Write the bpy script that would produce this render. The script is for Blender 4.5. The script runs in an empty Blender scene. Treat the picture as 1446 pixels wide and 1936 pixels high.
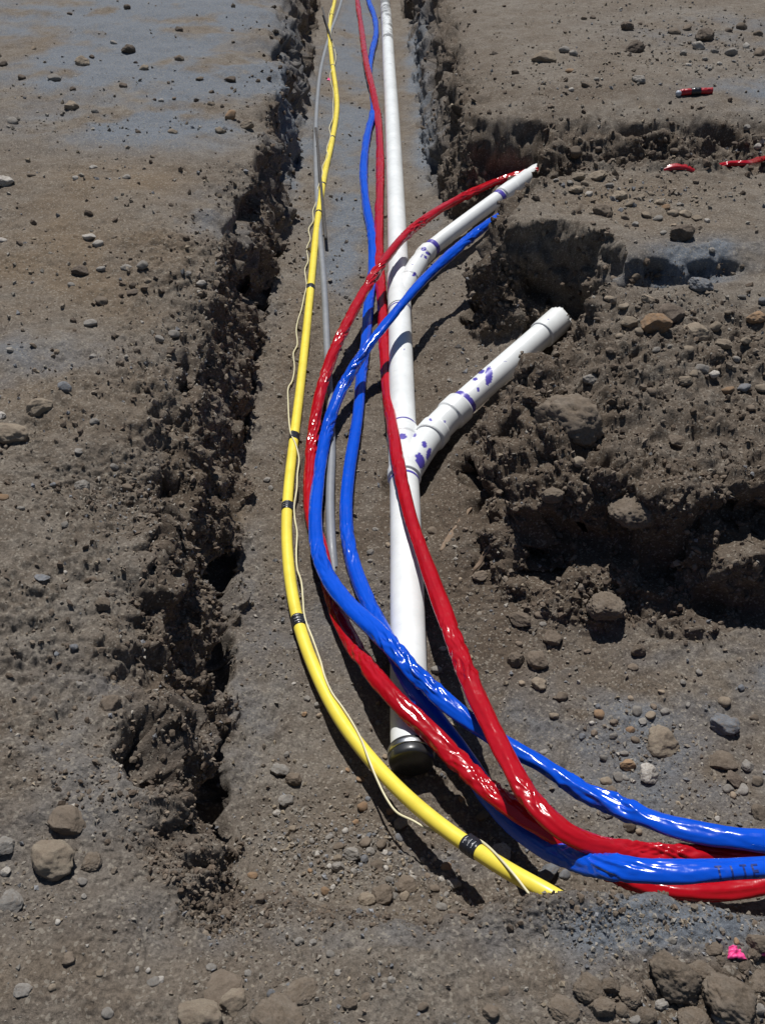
import bpy, math, numpy as np
from mathutils import Vector, Matrix, Euler
rng = np.random.default_rng(7)
D = bpy.data
C = bpy.context.scene.collection
SC = bpy.context.scene

# ------------------------------------------------------------------ camera
F, PITCH, CAMH = 1677.0, math.radians(40.1), 1.6
cam = D.cameras.new('camera'); co = D.objects.new('camera', cam); C.objects.link(co)
cam.sensor_fit = 'VERTICAL'; cam.angle = 2 * math.atan(968 / F)
cam.clip_start = 0.05; cam.clip_end = 500
co.location = (0, 0, CAMH); co.rotation_euler = (math.pi / 2 - PITCH, 0, 0)
SC.camera = co
# ------------------------------------------------------------------ sky and sun
SUN_EL, SUN_AZ = math.radians(63), math.radians(-9)      # azimuth from +Y, towards -X
w = D.worlds.new('World'); SC.world = w; w.use_nodes = True
nt = w.node_tree
sky = nt.nodes.new('ShaderNodeTexSky'); sky.sky_type = 'NISHITA'; sky.sun_disc = False
sky.sun_elevation = SUN_EL; sky.sun_rotation = SUN_AZ
sky.altitude = 1200; sky.air_density = 1.0; sky.dust_density = 0.4
bg = nt.nodes['Background']; bg.inputs['Strength'].default_value = 0.05
nt.links.new(sky.outputs[0], bg.inputs['Color'])
sl = D.lights.new('sun', 'SUN'); sl.energy = 4.5; sl.angle = math.radians(0.5); sl.color = (1, .98, .95)
so = D.objects.new('sun', sl); C.objects.link(so)
sd = Vector((math.sin(SUN_AZ) * math.cos(SUN_EL), math.cos(SUN_AZ) * math.cos(SUN_EL), math.sin(SUN_EL)))
so.rotation_euler = sd.to_track_quat('Z', 'Y').to_euler()
so.location = sd * 30
SC.view_settings.view_transform = 'Standard'; SC.view_settings.look = 'None'
SC.view_settings.exposure = 0.0; SC.view_settings.gamma = 1
SC.view_settings.use_curve_mapping = False

# ------------------------------------------------------------------ survey helper: a sighting at a known height -> place
CP, SP = math.cos(PITCH), math.sin(PITCH)
def at(u, v, z):
    a = (u - 723) / F; b = (968 - v) / F
    d = np.array([a, CP + b * SP, -SP + b * CP])
    return np.array([0, 0, CAMH]) + d * (z - CAMH) / d[2]
def proj(p):
    x = p[..., 0]; y = p[..., 1]; z = p[..., 2] - CAMH
    zc = y * CP - z * SP; yc = y * SP + z * CP
    return 723 + F * x / zc, 968 - F * yc / zc, zc

# ------------------------------------------------------------------ noise
_g = np.random.default_rng(3)
GT = _g.uniform(0, 2 * np.pi, 1024); G2 = np.stack([np.cos(GT), np.sin(GT)], 1).astype(np.float32)
G3 = _g.normal(size=(1024, 3)).astype(np.float32); G3 /= np.linalg.norm(G3, axis=1)[:, None]
RT = _g.uniform(0, 1, (1024, 4)).astype(np.float32)
def hsh(ix, iy, iz, s):
    h = (ix.astype(np.uint32) * np.uint32(374761393) + iy.astype(np.uint32) * np.uint32(668265263)
         + np.uint32((s * 2246822519) & 0xffffffff))
    if iz is not None: h = h + iz.astype(np.uint32) * np.uint32(3266489917)
    h = (h ^ (h >> np.uint32(13))) * np.uint32(1274126177)
    h = h ^ (h >> np.uint32(16))
    return (h & np.uint32(1023)).astype(np.int64)
def fade(t): return t * t * t * (t * (t * 6 - 15) + 10)
def perlin2(x, y, s=0):
    x = np.asarray(x, np.float32); y = np.asarray(y, np.float32)
    fx = np.floor(x); fy = np.floor(y); ix = fx.astype(np.int32); iy = fy.astype(np.int32)
    x = x - fx; y = y - fy; u = fade(x); v = fade(y)
    r = []
    for j in (0, 1):
        for i in (0, 1):
            g = G2[hsh(ix + i, iy + j, None, s)]
            r.append(g[..., 0] * (x - i) + g[..., 1] * (y - j))
    a = r[0] + u * (r[1] - r[0]); b = r[2] + u * (r[3] - r[2])
    return (a + v * (b - a)) * 1.4
def perlin3(x, y, z, s=0):
    x = np.asarray(x, np.float32); y = np.asarray(y, np.float32); z = np.asarray(z, np.float32)
    fx = np.floor(x); fy = np.floor(y); fz = np.floor(z)
    ix = fx.astype(np.int32); iy = fy.astype(np.int32); iz = fz.astype(np.int32)
    x = x - fx; y = y - fy; z = z - fz; u = fade(x); v = fade(y); w_ = fade(z)
    r = []
    for k in (0, 1):
        for j in (0, 1):
            for i in (0, 1):
                g = G3[hsh(ix + i, iy + j, iz + k, s)]
                r.append(g[..., 0] * (x - i) + g[..., 1] * (y - j) + g[..., 2] * (z - k))
    a = r[0] + u * (r[1] - r[0]); b = r[2] + u * (r[3] - r[2])
    c = r[4] + u * (r[5] - r[4]); d = r[6] + u * (r[7] - r[6])
    e = a + v * (b - a); f = c + v * (d - c)
    return (e + w_ * (f - e)) * 1.4
def fbm2(x, y, f, o, s=0, gain=.5):
    r = 0; a = 1
    for k in range(o):
        r = r + a * perlin2(x * f, y * f, s + k); f *= 2.03; a *= gain
    return r
def worley3(x, y, z, s=0):
    """nearest lump: distance, and a random number of the lump"""
    x = np.asarray(x, np.float32); y = np.asarray(y, np.float32); z = np.asarray(z, np.float32)
    fx = np.floor(x).astype(np.int32); fy = np.floor(y).astype(np.int32); fz = np.floor(z).astype(np.int32)
    best = np.full(x.shape, 9., np.float32); idr = np.zeros(x.shape, np.float32); sec = best.copy()
    for k in (-1, 0, 1):
        for j in (-1, 0, 1):
            for i in (-1, 0, 1):
                cx = fx + i; cy = fy + j; cz = fz + k
                r = RT[hsh(cx, cy, cz, s)]
                d = (cx + r[..., 0] - x) ** 2 + (cy + r[..., 1] - y) ** 2 + (cz + r[..., 2] - z) ** 2
                m = d < best
                sec = np.where(m, best, np.minimum(sec, d))
                best = np.where(m, d, best); idr = np.where(m, r[..., 3], idr)
    return np.sqrt(best), idr, np.sqrt(sec)
def worley2(x, y, s=0):
    x = np.asarray(x, np.float32); y = np.asarray(y, np.float32)
    fx = np.floor(x).astype(np.int32); fy = np.floor(y).astype(np.int32)
    best = np.full(x.shape, 9., np.float32); idr = np.zeros(x.shape, np.float32)
    for j in (-1, 0, 1):
        for i in (-1, 0, 1):
            cx = fx + i; cy = fy + j
            r = RT[hsh(cx, cy, None, s)]
            d = (cx + r[..., 0] - x) ** 2 + (cy + r[..., 1] - y) ** 2
            m = d < best; best = np.where(m, d, best); idr = np.where(m, r[..., 3], idr)
    return np.sqrt(best), idr
def sstep(a, b, x):
    t = np.clip((x - a) / (b - a), 0, 1); return t * t * (3 - 2 * t)

# ------------------------------------------------------------------ materials
def mat(name): 
    m = D.materials.new(name); m.use_nodes = True
    return m, m.node_tree.nodes, m.node_tree.links, m.node_tree.nodes['Principled BSDF']
def node(n, t, **k):
    o = n.new(t)
    for a, b in k.items():
        if a in o.inputs: o.inputs[a].default_value = b
        else: setattr(o, a, b)
    return o
def mixc(n, l, fac, a, b, bt='MIX'):
    m = n.new('ShaderNodeMix'); m.data_type = 'RGBA'; m.blend_type = bt
    for idx, val in ((0, fac), (6, a), (7, b)):
        if hasattr(val, 'is_linked') or isinstance(val, bpy.types.NodeSocket): l.new(val, m.inputs[idx])
        elif idx == 0: m.inputs[0].default_value = val
        else: m.inputs[idx].default_value = (*val, 1)
    return m.outputs[2]
def ramp(n, l, src, stops):
    r = n.new('ShaderNodeValToRGB'); l.new(src, r.inputs[0])
    e = r.color_ramp.elements
    while len(e) < len(stops): e.new(0.5)
    for q, (p, c) in zip(e, stops):
        q.position = p; q.color = (c, c, c, 1) if not isinstance(c, tuple) else (*c, 1)
    return r.outputs[0]
def noise(n, l, co, scale, detail=4, rough=.55):
    t = node(n, 'ShaderNodeTexNoise', Scale=scale, Detail=detail, Roughness=rough)
    l.new(co, t.inputs['Vector']); return t.outputs['Fac']

def soil_mat():
    m, n, l, b = mat('soil')
    tc = n.new('ShaderNodeTexCoord').outputs['Object']
    at_ = node(n, 'ShaderNodeAttribute', attribute_name='soil')      # R dust, G moist, B ochre
    sep = n.new('ShaderNodeSeparateColor'); l.new(at_.outputs['Color'], sep.inputs[0])
    big = noise(n, l, tc, 2.2, 5, .6); mid = noise(n, l, tc, 14, 6, .65); fin = noise(n, l, tc, 140, 5, .7)
    vf = noise(n, l, tc, 700, 3, .7)
    col = mixc(n, l, ramp(n, l, big, [(.36, 0.), (.64, 1.)]), (.152, .125, .099), (.198, .174, .146))
    col = mixc(n, l, ramp(n, l, mid, [(.42, 0.), (.7, .75)]), col, (.110, .085, .063))
    col = mixc(n, l, sep.outputs[2], col, (.172, .128, .086))
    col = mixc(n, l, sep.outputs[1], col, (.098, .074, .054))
    col = mixc(n, l, sep.outputs[0], col, (.150, .167, .190))
    g = ramp(n, l, fin, [(.30, .55), (.5, 1.), (.72, 1.38)])
    col = mixc(n, l, 1.0, col, g, 'MULTIPLY')
    g2 = ramp(n, l, vf, [(.32, .70), (.68, 1.28)])
    col = mixc(n, l, 1.0, col, g2, 'MULTIPLY')
    vo = node(n, 'ShaderNodeTexVoronoi', Scale=170.0); l.new(tc, vo.inputs['Vector'])
    sc = n.new('ShaderNodeSeparateColor'); l.new(vo.outputs['Color'], sc.inputs[0])
    spk = ramp(n, l, sc.outputs[0], [(.86, 0.), (.93, .55)])
    col = mixc(n, l, spk, col, (.31, .275, .225))
    l.new(col, b.inputs['Base Color']); b.inputs['Roughness'].default_value = .95
    b.inputs['Specular IOR Level'].default_value = .12
    bp = node(n, 'ShaderNodeBump', Strength=.75, Distance=.006); l.new(fin, bp.inputs['Height'])
    bp2 = node(n, 'ShaderNodeBump', Strength=.6, Distance=.0022); l.new(vf, bp2.inputs['Height'])
    bp3 = node(n, 'ShaderNodeBump', Strength=.5, Distance=.02); l.new(mid, bp3.inputs['Height'])
    l.new(bp3.outputs[0], bp.inputs['Normal'])
    l.new(bp.outputs[0], bp2.inputs['Normal']); l.new(bp2.outputs[0], b.inputs['Normal'])
    return m
M_soil = soil_mat()

def stone_mat(name, c1, c2, attr=False):
    m, n, l, b = mat(name)
    tc = n.new('ShaderNodeTexCoord').outputs['Object']
    geo = n.new('ShaderNodeNewGeometry')
    a = noise(n, l, tc, 1.6, 5, .65); f = noise(n, l, tc, 14, 6, .75)
    if attr:
        ca = node(n, 'ShaderNodeAttribute', attribute_name='tone').outputs['Color']
        gl = noise(n, l, tc, 90, 4, .7)
        col = mixc(n, l, 1.0, ca, ramp(n, l, gl, [(.3, .75), (.7, 1.25)]), 'MULTIPLY'); f = gl
    else:
        oi = n.new('ShaderNodeObjectInfo')
        col = mixc(n, l, ramp(n, l, a, [(.35, 0.), (.65, 1.)]), c1, c2)
        col = mixc(n, l, 1.0, col, ramp(n, l, f, [(.3, .7), (.72, 1.3)]), 'MULTIPLY')
        col = mixc(n, l, 1.0, col, ramp(n, l, oi.outputs['Random'], [(0., .82), (1., 1.18)]), 'MULTIPLY')
        # soil dust caught on the upper faces
        dt = noise(n, l, tc, 5, 4, .6)
        col = mixc(n, l, ramp(n, l, dt, [(.5, 0.), (.66, .7)]), col, (.19, .15, .115))
    l.new(col, b.inputs['Base Color']); b.inputs['Roughness'].default_value = .88
    b.inputs['Specular IOR Level'].default_value = .2
    bp = node(n, 'ShaderNodeBump', Strength=.8, Distance=.0018 if not attr else .0015); l.new(f, bp.inputs['Height'])
    l.new(bp.outputs[0], b.inputs['Normal'])
    return m
STONE = dict(tan=stone_mat('tan_stone', (.215, .17, .125), (.27, .225, .17)),
             grey=stone_mat('grey_stone', (.20, .185, .165), (.27, .25, .225)),
             pale=stone_mat('pale_stone', (.34, .31, .27), (.44, .41, .37)),
             slate=stone_mat('slate_stone', (.12, .125, .135), (.19, .195, .205)),
             dark=stone_mat('dark_stone', (.085, .065, .05), (.15, .12, .095)),
             rust=stone_mat('rusty_stone', (.29, .18, .10), (.25, .17, .11)),
             brown=stone_mat('brown_stone', (.135, .105, .078), (.18, .145, .112)))
STONE['clod'] = stone_mat('clod_soil', (.118, .091, .066), (.172, .142, .112))
M_gravel = stone_mat('gravel_stone', None, None, True)

def plastic(name, col, rough=.3, dirt=0., coat=0., bump=None, attr=None, spec=.5, dirtcol=(.2, .165, .13), far=None):
    m, n, l, b = mat(name)
    tc = n.new('ShaderNodeTexCoord').outputs['Object']
    c = None
    if attr:
        ca = node(n, 'ShaderNodeAttribute', attribute_name=attr)
        c = mixc(n, l, 1.0, ca.outputs['Color'], col, 'MULTIPLY')
    else:
        rgb = n.new('ShaderNodeRGB'); rgb.outputs[0].default_value = (*col, 1); c = rgb.outputs[0]
    v = noise(n, l, tc, 9, 5, .6)
    c = mixc(n, l, 1.0, c, ramp(n, l, v, [(.3, .88), (.7, 1.06)]), 'MULTIPLY')
    if dirt:
        d = noise(n, l, tc, 26, 7, .72)
        r = ramp(n, l, d, [(.62 - dirt * .14, 0.), (.80 - dirt * .12, min(1, dirt * 1.2))])
        c = mixc(n, l, r, c, dirtcol)
    if far:   # soil spilled over the length far down the trench
        sx = n.new('ShaderNodeSeparateXYZ'); l.new(tc, sx.inputs[0])
        mr = node(n, 'ShaderNodeMapRange'); l.new(sx.outputs[1], mr.inputs[0])
        mr.inputs[1].default_value = far[0]; mr.inputs[2].default_value = far[1]
        mr.inputs[3].default_value = -.30; mr.inputs[4].default_value = .10
        d2 = noise(n, l, tc, 7, 6, .7)
        ad = node(n, 'ShaderNodeMath', operation='ADD'); l.new(d2, ad.inputs[0]); l.new(mr.outputs[0], ad.inputs[1])
        c = mixc(n, l, ramp(n, l, ad.outputs[0], [(.50, 0.), (.60, .85)]), c, (.13, .12, .11))
    l.new(c, b.inputs['Base Color'])
    rr = noise(n, l, tc, 30, 4, .6)
    mr2 = node(n, 'ShaderNodeMapRange'); l.new(rr, mr2.inputs[0])
    mr2.inputs[1].default_value = .3; mr2.inputs[2].default_value = .7
    mr2.inputs[3].default_value = rough * .75; mr2.inputs[4].default_value = min(1, rough * 1.35)
    l.new(mr2.outputs[0], b.inputs['Roughness'])
    b.inputs['Specular IOR Level'].default_value = spec
    b.inputs['Coat Weight'].default_value = coat; b.inputs['Coat Roughness'].default_value = .06
    if bump:
        t = noise(n, l, tc, bump[0], 3, .5)
        bp = node(n, 'ShaderNodeBump', Strength=bump[1], Distance=bump[2]); l.new(t, bp.inputs['Height'])
        l.new(bp.outputs[0], b.inputs['Normal'])
    return m
M_blue = plastic('blue_film', (.003, .078, .60), .17, .10, .0, (26, .35, .004), spec=.5)
M_red = plastic('red_film', (.42, .005, .012), .17, .10, .0, (30, .35, .004), spec=.5)
M_redfar = plastic('dusty_red_film', (.42, .012, .02), .3, .45, .1, (30, .5, .005))
M_yel = plastic('yellow_plastic', (.93, .75, .085), .32, .12, .15)
M_wire = plastic('cream_wire', (.72, .66, .42), .4, .15)
M_tape = plastic('black_tape', (.018, .019, .024), .3, .12, .1, (60, .4, .002))
M_pvc = plastic('white_pvc', (.82, .835, .82), .34, .05, .1, attr='paint', far=(6.0, 12.), dirtcol=(.42, .38, .33))
M_primer = plastic('purple_primer', (.10, .075, .42), .3, .1)
M_grey = plastic('grey_conduit', (.235, .245, .26), .45, .3)
M_rub = plastic('black_rubber', (.028, .029, .031), .36, .2, .1, dirtcol=(.09, .075, .06))
M_pink = plastic('pink_ribbon', (.85, .07, .27), .5, .1)
M_wood = plastic('splinter_wood', (.21, .145, .095), .8, .4)
M_rod = plastic('dark_rod', (.03, .024, .02), .6, .3)
M_mark = plastic('white_print', (.6, .6, .62), .5)
M_ink = plastic('dark_ink', (.002, .018, .16), .4)
M_clear = plastic('silver_tape', (.42, .45, .5), .35, .3, .1, (80, .5, .003))
m_, n_, l_, b_ = mat('steel_clamp'); M_steel = m_
b_.inputs['Base Color'].default_value = (.48, .49, .5, 1); b_.inputs['Metallic'].default_value = 1
b_.inputs['Roughness'].default_value = .38

# ------------------------------------------------------------------ mesh helpers
def tag(o, label=None, cat=None, group=None, kind=None):
    for k, v in (('label', label), ('category', cat), ('group', group), ('kind', kind)):
        if v: o[k] = v
    return o
def empty(name, loc, label=None, cat=None, group=None):
    o = D.objects.new(name, None); C.objects.link(o); o.location = loc
    o.empty_display_size = .05
    return tag(o, label, cat, group)
def mesh_np(name, V, Q, smooth=True):
    """V (n,3), Q (m,k) -> mesh"""
    me = D.meshes.new(name); V = np.asarray(V, np.float32); Q = np.asarray(Q, np.int32)
    k = Q.shape[1]
    me.vertices.add(len(V)); me.vertices.foreach_set('co', V.ravel())
    me.loops.add(Q.size); me.loops.foreach_set('vertex_index', Q.ravel())
    me.polygons.add(len(Q)); me.polygons.foreach_set('loop_start', np.arange(0, Q.size, k, dtype=np.int32))
    me.polygons.foreach_set('loop_total', np.full(len(Q), k, np.int32))
    me.polygons.foreach_set('use_smooth', np.full(len(Q), smooth))
    me.update(calc_edges=True); return me
def link(name, me, m, parent=None):
    o = D.objects.new(name, me); C.objects.link(o)
    if m: me.materials.append(m)
    if parent:
        o.parent = parent; o.matrix_parent_inverse = Matrix.Translation(-parent.location)
    return o
def color_attr(me, name, col):
    a = me.color_attributes.new(name, 'FLOAT_COLOR', 'POINT')
    c = np.ones((len(col), 4), np.float32); c[:, :3] = col
    a.data.foreach_set('color', c.ravel())

def spline(P, per=24):
    P = np.asarray(P, float)
    Q = np.vstack([2 * P[0] - P[1], P, 2 * P[-1] - P[-2]])
    out = []
    for i in range(1, len(Q) - 2):
        p0, p1, p2, p3 = Q[i - 1], Q[i], Q[i + 1], Q[i + 2]
        # centripetal knots keep the bends free of loops
        t0 = 0; t1 = t0 + np.linalg.norm(p1[:3] - p0[:3]) ** .5 + 1e-6
        t2 = t1 + np.linalg.norm(p2[:3] - p1[:3]) ** .5 + 1e-6; t3 = t2 + np.linalg.norm(p3[:3] - p2[:3]) ** .5 + 1e-6
        t = np.linspace(t1, t2, per, endpoint=False)[:, None]
        A1 = (t1 - t) / (t1 - t0) * p0 + (t - t0) / (t1 - t0) * p1
        A2 = (t2 - t) / (t2 - t1) * p1 + (t - t1) / (t2 - t1) * p2
        A3 = (t3 - t) / (t3 - t2) * p2 + (t - t2) / (t3 - t2) * p3
        B1 = (t2 - t) / (t2 - t0) * A1 + (t - t0) / (t2 - t0) * A2
        B2 = (t3 - t) / (t3 - t1) * A2 + (t - t1) / (t3 - t1) * A3
        out.append((t2 - t) / (t2 - t1) * B1 + (t - t1) / (t2 - t1) * B2)
    out.append(P[-1:]); return np.vstack(out)
def resample(P, ds):
    d = np.r_[0, np.cumsum(np.linalg.norm(np.diff(P[:, :3], axis=0), axis=1))]
    if callable(ds):
        loc = ds(P); wgt = np.r_[0, np.cumsum(np.diff(d) / ((loc[1:] + loc[:-1]) / 2))]
        n = max(4, int(wgt[-1])); q = np.linspace(0, wgt[-1], n); s = np.interp(q, wgt, d)
    else:
        n = max(3, int(d[-1] / ds) + 1); s = np.linspace(0, d[-1], n)
    return np.stack([np.interp(s, d, P[:, k]) for k in range(P.shape[1])], 1), s
def smoothp(P, n):
    P = P.copy()
    for _ in range(n): P[1:-1] = .25 * P[:-2] + .5 * P[1:-1] + .25 * P[2:]
    return P
def frames(P):
    T = np.gradient(P, axis=0); T /= np.linalg.norm(T, axis=1)[:, None]
    up = np.array([0, 0, 1.]); S = np.cross(T, up); S /= np.linalg.norm(S, axis=1)[:, None] + 1e-9
    U = np.cross(S, T); return T, S, U          # S = right side, U = up side
def tube_mesh(name, P, Rad, nseg=32, caps=True):
    """Rad: (N,) or (N,nseg). theta 0 = right side, 90 deg = top"""
    N = len(P); T, S, U = frames(P)
    th = np.linspace(0, 2 * np.pi, nseg, endpoint=False)
    R = np.asarray(Rad, float)
    if R.ndim == 1: R = np.repeat(R[:, None], nseg, 1)
    V = P[:, None, :] + R[..., None] * (np.cos(th)[None, :, None] * S[:, None, :] + np.sin(th)[None, :, None] * U[:, None, :])
    V = V.reshape(-1, 3)
    i = np.arange(N - 1)[:, None] * nseg; j = np.arange(nseg)[None, :]; j2 = (j + 1) % nseg
    Q = np.stack([i + j, i + j2, i + nseg + j2, i + nseg + j], -1).reshape(-1, 4)
    if caps:
        V = np.vstack([V, P[:1], P[-1:]]); c0 = N * nseg; c1 = c0 + 1; jj = np.arange(nseg)
        Q0 = np.stack([np.full(nseg, c0), (jj + 1) % nseg, jj, jj], 1)
        # caps as quads pairing neighbours (nseg even)
        e = np.arange(0, nseg, 2)
        Q0 = np.stack([np.full(len(e), c0), (e + 2) % nseg, e + 1, e], 1)
        b = (N - 1) * nseg
        Q1 = np.stack([np.full(len(e), c1), b + e, b + e + 1, b + (e + 2) % nseg], 1)
        Q = np.vstack([Q, Q0, Q1])
    return mesh_np(name, V, Q[:, ::-1])

# ------------------------------------------------------------------ routes of the pipes and hoses (sightings with heights)
def route(L, ds=.01, sm=6):
    P = np.array([at(*q) for q in L]); P = spline(P)
    P, s = resample(P, ds); return smoothp(P, sm)
R_main = route([(727, -60, -.55), (728, 0, -.55), (731, 40, -.55), (735, 120, -.55), (740, 200, -.55), (745, 300, -.55), (751, 450, -.545), (757, 650, -.545),
                (761, 800, -.545), (767, 1000, -.54), (771, 1200, -.54), (776, 1410, -.53), (778, 1436, -.53)], .01, 30)
R_redA = [(672, -60, -.57), (676, 0, -.57), (683, 50, -.57), (693, 120, -.55), (705, 170, -.54), (716, 230, -.57), (719, 330, -.57), (717, 420, -.57), (718, 500, -.57), (723, 580, -.57),
          (727, 660, -.565), (733, 740, -.55), (749, 850, -.455), (765, 930, -.445), (780, 990, -.44), (812, 1080, -.43), (845, 1170, -.41), (880, 1265, -.39), (925, 1365, -.37),
          (965, 1445, -.35), (992, 1492, -.34), (1030, 1540, -.33), (1080, 1580, -.34), (1150, 1604, -.38), (1230, 1614, -.41), (1340, 1618, -.42), (1446, 1616, -.42), (1560, 1610, -.42), (1800, 1570, -.36)]
R_blueA = [(685, -60, -.575), (697, 0, -.575), (709, 35, -.575), (711, 65, -.575), (703, 100, -.578), (698, 140, -.578), (707, 200, -.575), (694, 260, -.575), (688, 320, -.575), (691, 380, -.575),
           (703, 440, -.575), (706, 500, -.575), (698, 570, -.575), (692, 640, -.575), (684, 710, -.573), (675, 800, -.573), (661, 890, -.573), (655, 970, -.573), (664, 1050, -.573), (692, 1130, -.56),
           (724, 1190, -.50), (752, 1245, -.455), (790, 1310, -.458), (830, 1367, -.50), (876, 1428, -.53), (928, 1508, -.53), (985, 1570, -.50), (1045, 1610, -.445), (1100, 1630, -.39), (1150, 1639, -.335), (1250, 1647, -.30),
           (1350, 1645, -.29), (1446, 1640, -.29), (1560, 1630, -.29), (1800, 1560, -.30)]
R_redB = [(1095, 320, -.46), (1050, 316, -.36), (1022, 322, -.30), (985, 330, -.33), (940, 343, -.36), (880, 370, -.38), (820, 403, -.385), (765, 447, -.385), (722, 500, -.40), (690, 550, -.43), (650, 625, -.47), (622, 690, -.50), (604, 755, -.53),
          (592, 830, -.56), (586, 900, -.57), (588, 970, -.573), (606, 1030, -.573), (620, 1090, -.573), (640, 1160, -.565), (665, 1212, -.54), (700, 1265, -.485), (740, 1312, -.448), (790, 1362, -.447), (835, 1405, -.455),
          (880, 1452, -.46), (930, 1498, -.45), (985, 1536, -.435), (1040, 1575, -.43), (1095, 1614, -.445), (1160, 1652, -.445), (1230, 1674, -.44), (1300, 1684, -.43), (1370, 1682, -.43), (1446, 1670, -.42), (1560, 1630, -.40), (1800, 1560, -.40)]
R_blueB = [(1000, 380, -.24), (938, 413, -.27), (900, 440, -.29), (850, 483, -.31), (800, 530, -.33), (760, 575, -.35), (722, 622, -.38), (690, 662, -.42), (657, 715, -.48), (632, 770, -.52), (615, 830, -.545), (604, 900, -.55),
           (597, 970, -.54), (602, 1040, -.53), (625, 1098, -.505), (665, 1148, -.46), (710, 1190, -.415), (755, 1237, -.40), (800, 1288, -.41), (850, 1332, -.42), (900, 1372, -.43), (960, 1410, -.44), (1010, 1436, -.44),
           (1080, 1481, -.44), (1160, 1520, -.43), (1250, 1556, -.41), (1340, 1577, -.38), (1446, 1590, -.36), (1560, 1598, -.36), (1800, 1610, -.30)]
R_yel = [(640, -60, -.579), (633, 0, -.579), (623, 55, -.579), (627, 110, -.579), (637, 200, -.579), (628, 265, -.579), (612, 340, -.579), (598, 440, -.579), (588, 540, -.579), (578, 640, -.579), (567, 740, -.579),
         (556, 830, -.579), (546, 920, -.578), (542, 1000, -.57), (548, 1090, -.565), (565, 1180, -.56), (595, 1265, -.55), (640, 1355, -.54), (700, 1435, -.52), (770, 1508, -.49), (850, 1574, -.45), (900, 1608, -.43),
         (970, 1652, -.39), (1040, 1690, -.365), (1120, 1738, -.37)]
R_gry = [(655, -60, -.583), (646, 0, -.583), (637, 30, -.583), (624, 65, -.583), (607, 130, -.583), (600, 190, -.583), (597, 260, -.583), (600, 380, -.583), (608, 480, -.583), (614, 560, -.583), (618, 650, -.583),
         (623, 750, -.583), (627, 850, -.583), (624, 950, -.583), (628, 1045, -.590), (633, 1090, -.62)]
R_br2 = route([(767, 895, -.545), (797, 848, -.54), (825, 812, -.53), (853, 784, -.51), (1048, 612, -.37), (1120, 549, -.34)], .006, 10)
R_br1 = route([(754, 575, -.545), (770, 535, -.53), (790, 500, -.505), (806, 478, -.49), (1000, 333, -.33), (1040, 305, -.31)], .006, 8)
redA, blueA, redB, blueB, yel, gry = [route(r, .012, 10) for r in (R_redA, R_blueA, R_redB, R_blueB, R_yel, R_gry)]

# ------------------------------------------------------------------ ground: plan of the cut
# vertices of the trench floor outline: x, y, width of the batter, height of the bank above
POLY = np.array([
    (-.95, 60, .15, 0), (-.80, 12.3, .2, 0), (-.64, 7.9, .18, 0), (-.61, 6.3, .12, 0), (-.59, 4.8, .09, 0), (-.59, 4.0, .09, 0), (-.575, 3.2, .12, 0), (-.545, 2.67, .15, 0),
    (-.52, 2.23, .17, 0), (-.49, 1.87, .17, 0), (-.44, 1.57, .15, 0), (-.42, 1.3, .15, 0), (-.40, 1.14, .12, 0), (-.25, 1.00, .18, 0), (0, .97, .18, 0),
    (.28, .94, .15, 0), (.45, .885, .11, 0), (.7, .865, .11, 0), (6, .865, .11, 0),
    (6, 1.95, .2, -.12), (1.9, 1.97, .2, -.12), (1.26, 1.94, .32, -.10), (.95, 1.90, .38, -.11), (.66, 2.02, .46, -.12), (.47, 2.12, .34, -.13), (.34, 2.37, .30, -.15), (.30, 2.84, .34, -.15), (.45, 3.15, .28, -.14),
    (.76, 3.42, .14, -.10), (.80, 3.62, .14, -.03), (.52, 3.80, .10, 0), (.42, 4.0, .15, 0), (.46, 4.3, .17, 0), (.70, 4.62, .16, 0), (1.05, 4.82, .16, 0), (2.2, 4.9, .2, 0), (6, 4.95, .2, 0),
    (6, 5.28, .26, 0), (2.0, 5.34, .26, 0), (1.0, 5.36, .24, 0), (.47, 5.36, .20, 0), (.36, 5.62, .2, 0), (.33, 6.6, .22, 0), (.31, 8.8, .24, 0), (.24, 12.3, .26, 0), (.1, 60, .15, 0)], np.float64)
def sdf(x, y):
    x = x.astype(np.float32); y = y.astype(np.float32)
    A = POLY; B = np.roll(POLY, -1, 0)
    best = np.full(x.shape, 1e9, np.float32); ins = np.zeros(x.shape, bool)
    wv = np.zeros(x.shape, np.float32); tv = np.zeros(x.shape, np.float32); sw = np.zeros(x.shape, np.float32)
    for a, b in zip(A, B):
        ex, ey = b[0] - a[0], b[1] - a[1]; L2 = ex * ex + ey * ey
        t = np.clip(((x - a[0]) * ex + (y - a[1]) * ey) / L2, 0, 1)
        d2 = (x - a[0] - t * ex) ** 2 + (y - a[1] - t * ey) ** 2
        best = np.minimum(best, d2)
        q = 1.0 / (d2 + .0008) ** 2
        wv += q * (a[2] + t * (b[2] - a[2])); tv += q * (a[3] + t * (b[3] - a[3])); sw += q
        if ey != 0:
            c = ((a[1] > y) != (b[1] > y)) & (x < a[0] + (y - a[1]) * ex / ey)
            ins ^= c
    d = np.sqrt(best)
    return np.where(ins, -d, d), wv / sw, tv / sw
def gauss(x, y, cx, cy, sx, sy=None):
    sy = sy or sx
    return np.exp(-((x - cx) / sx) ** 2 - ((y - cy) / sy) ** 2)
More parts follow.
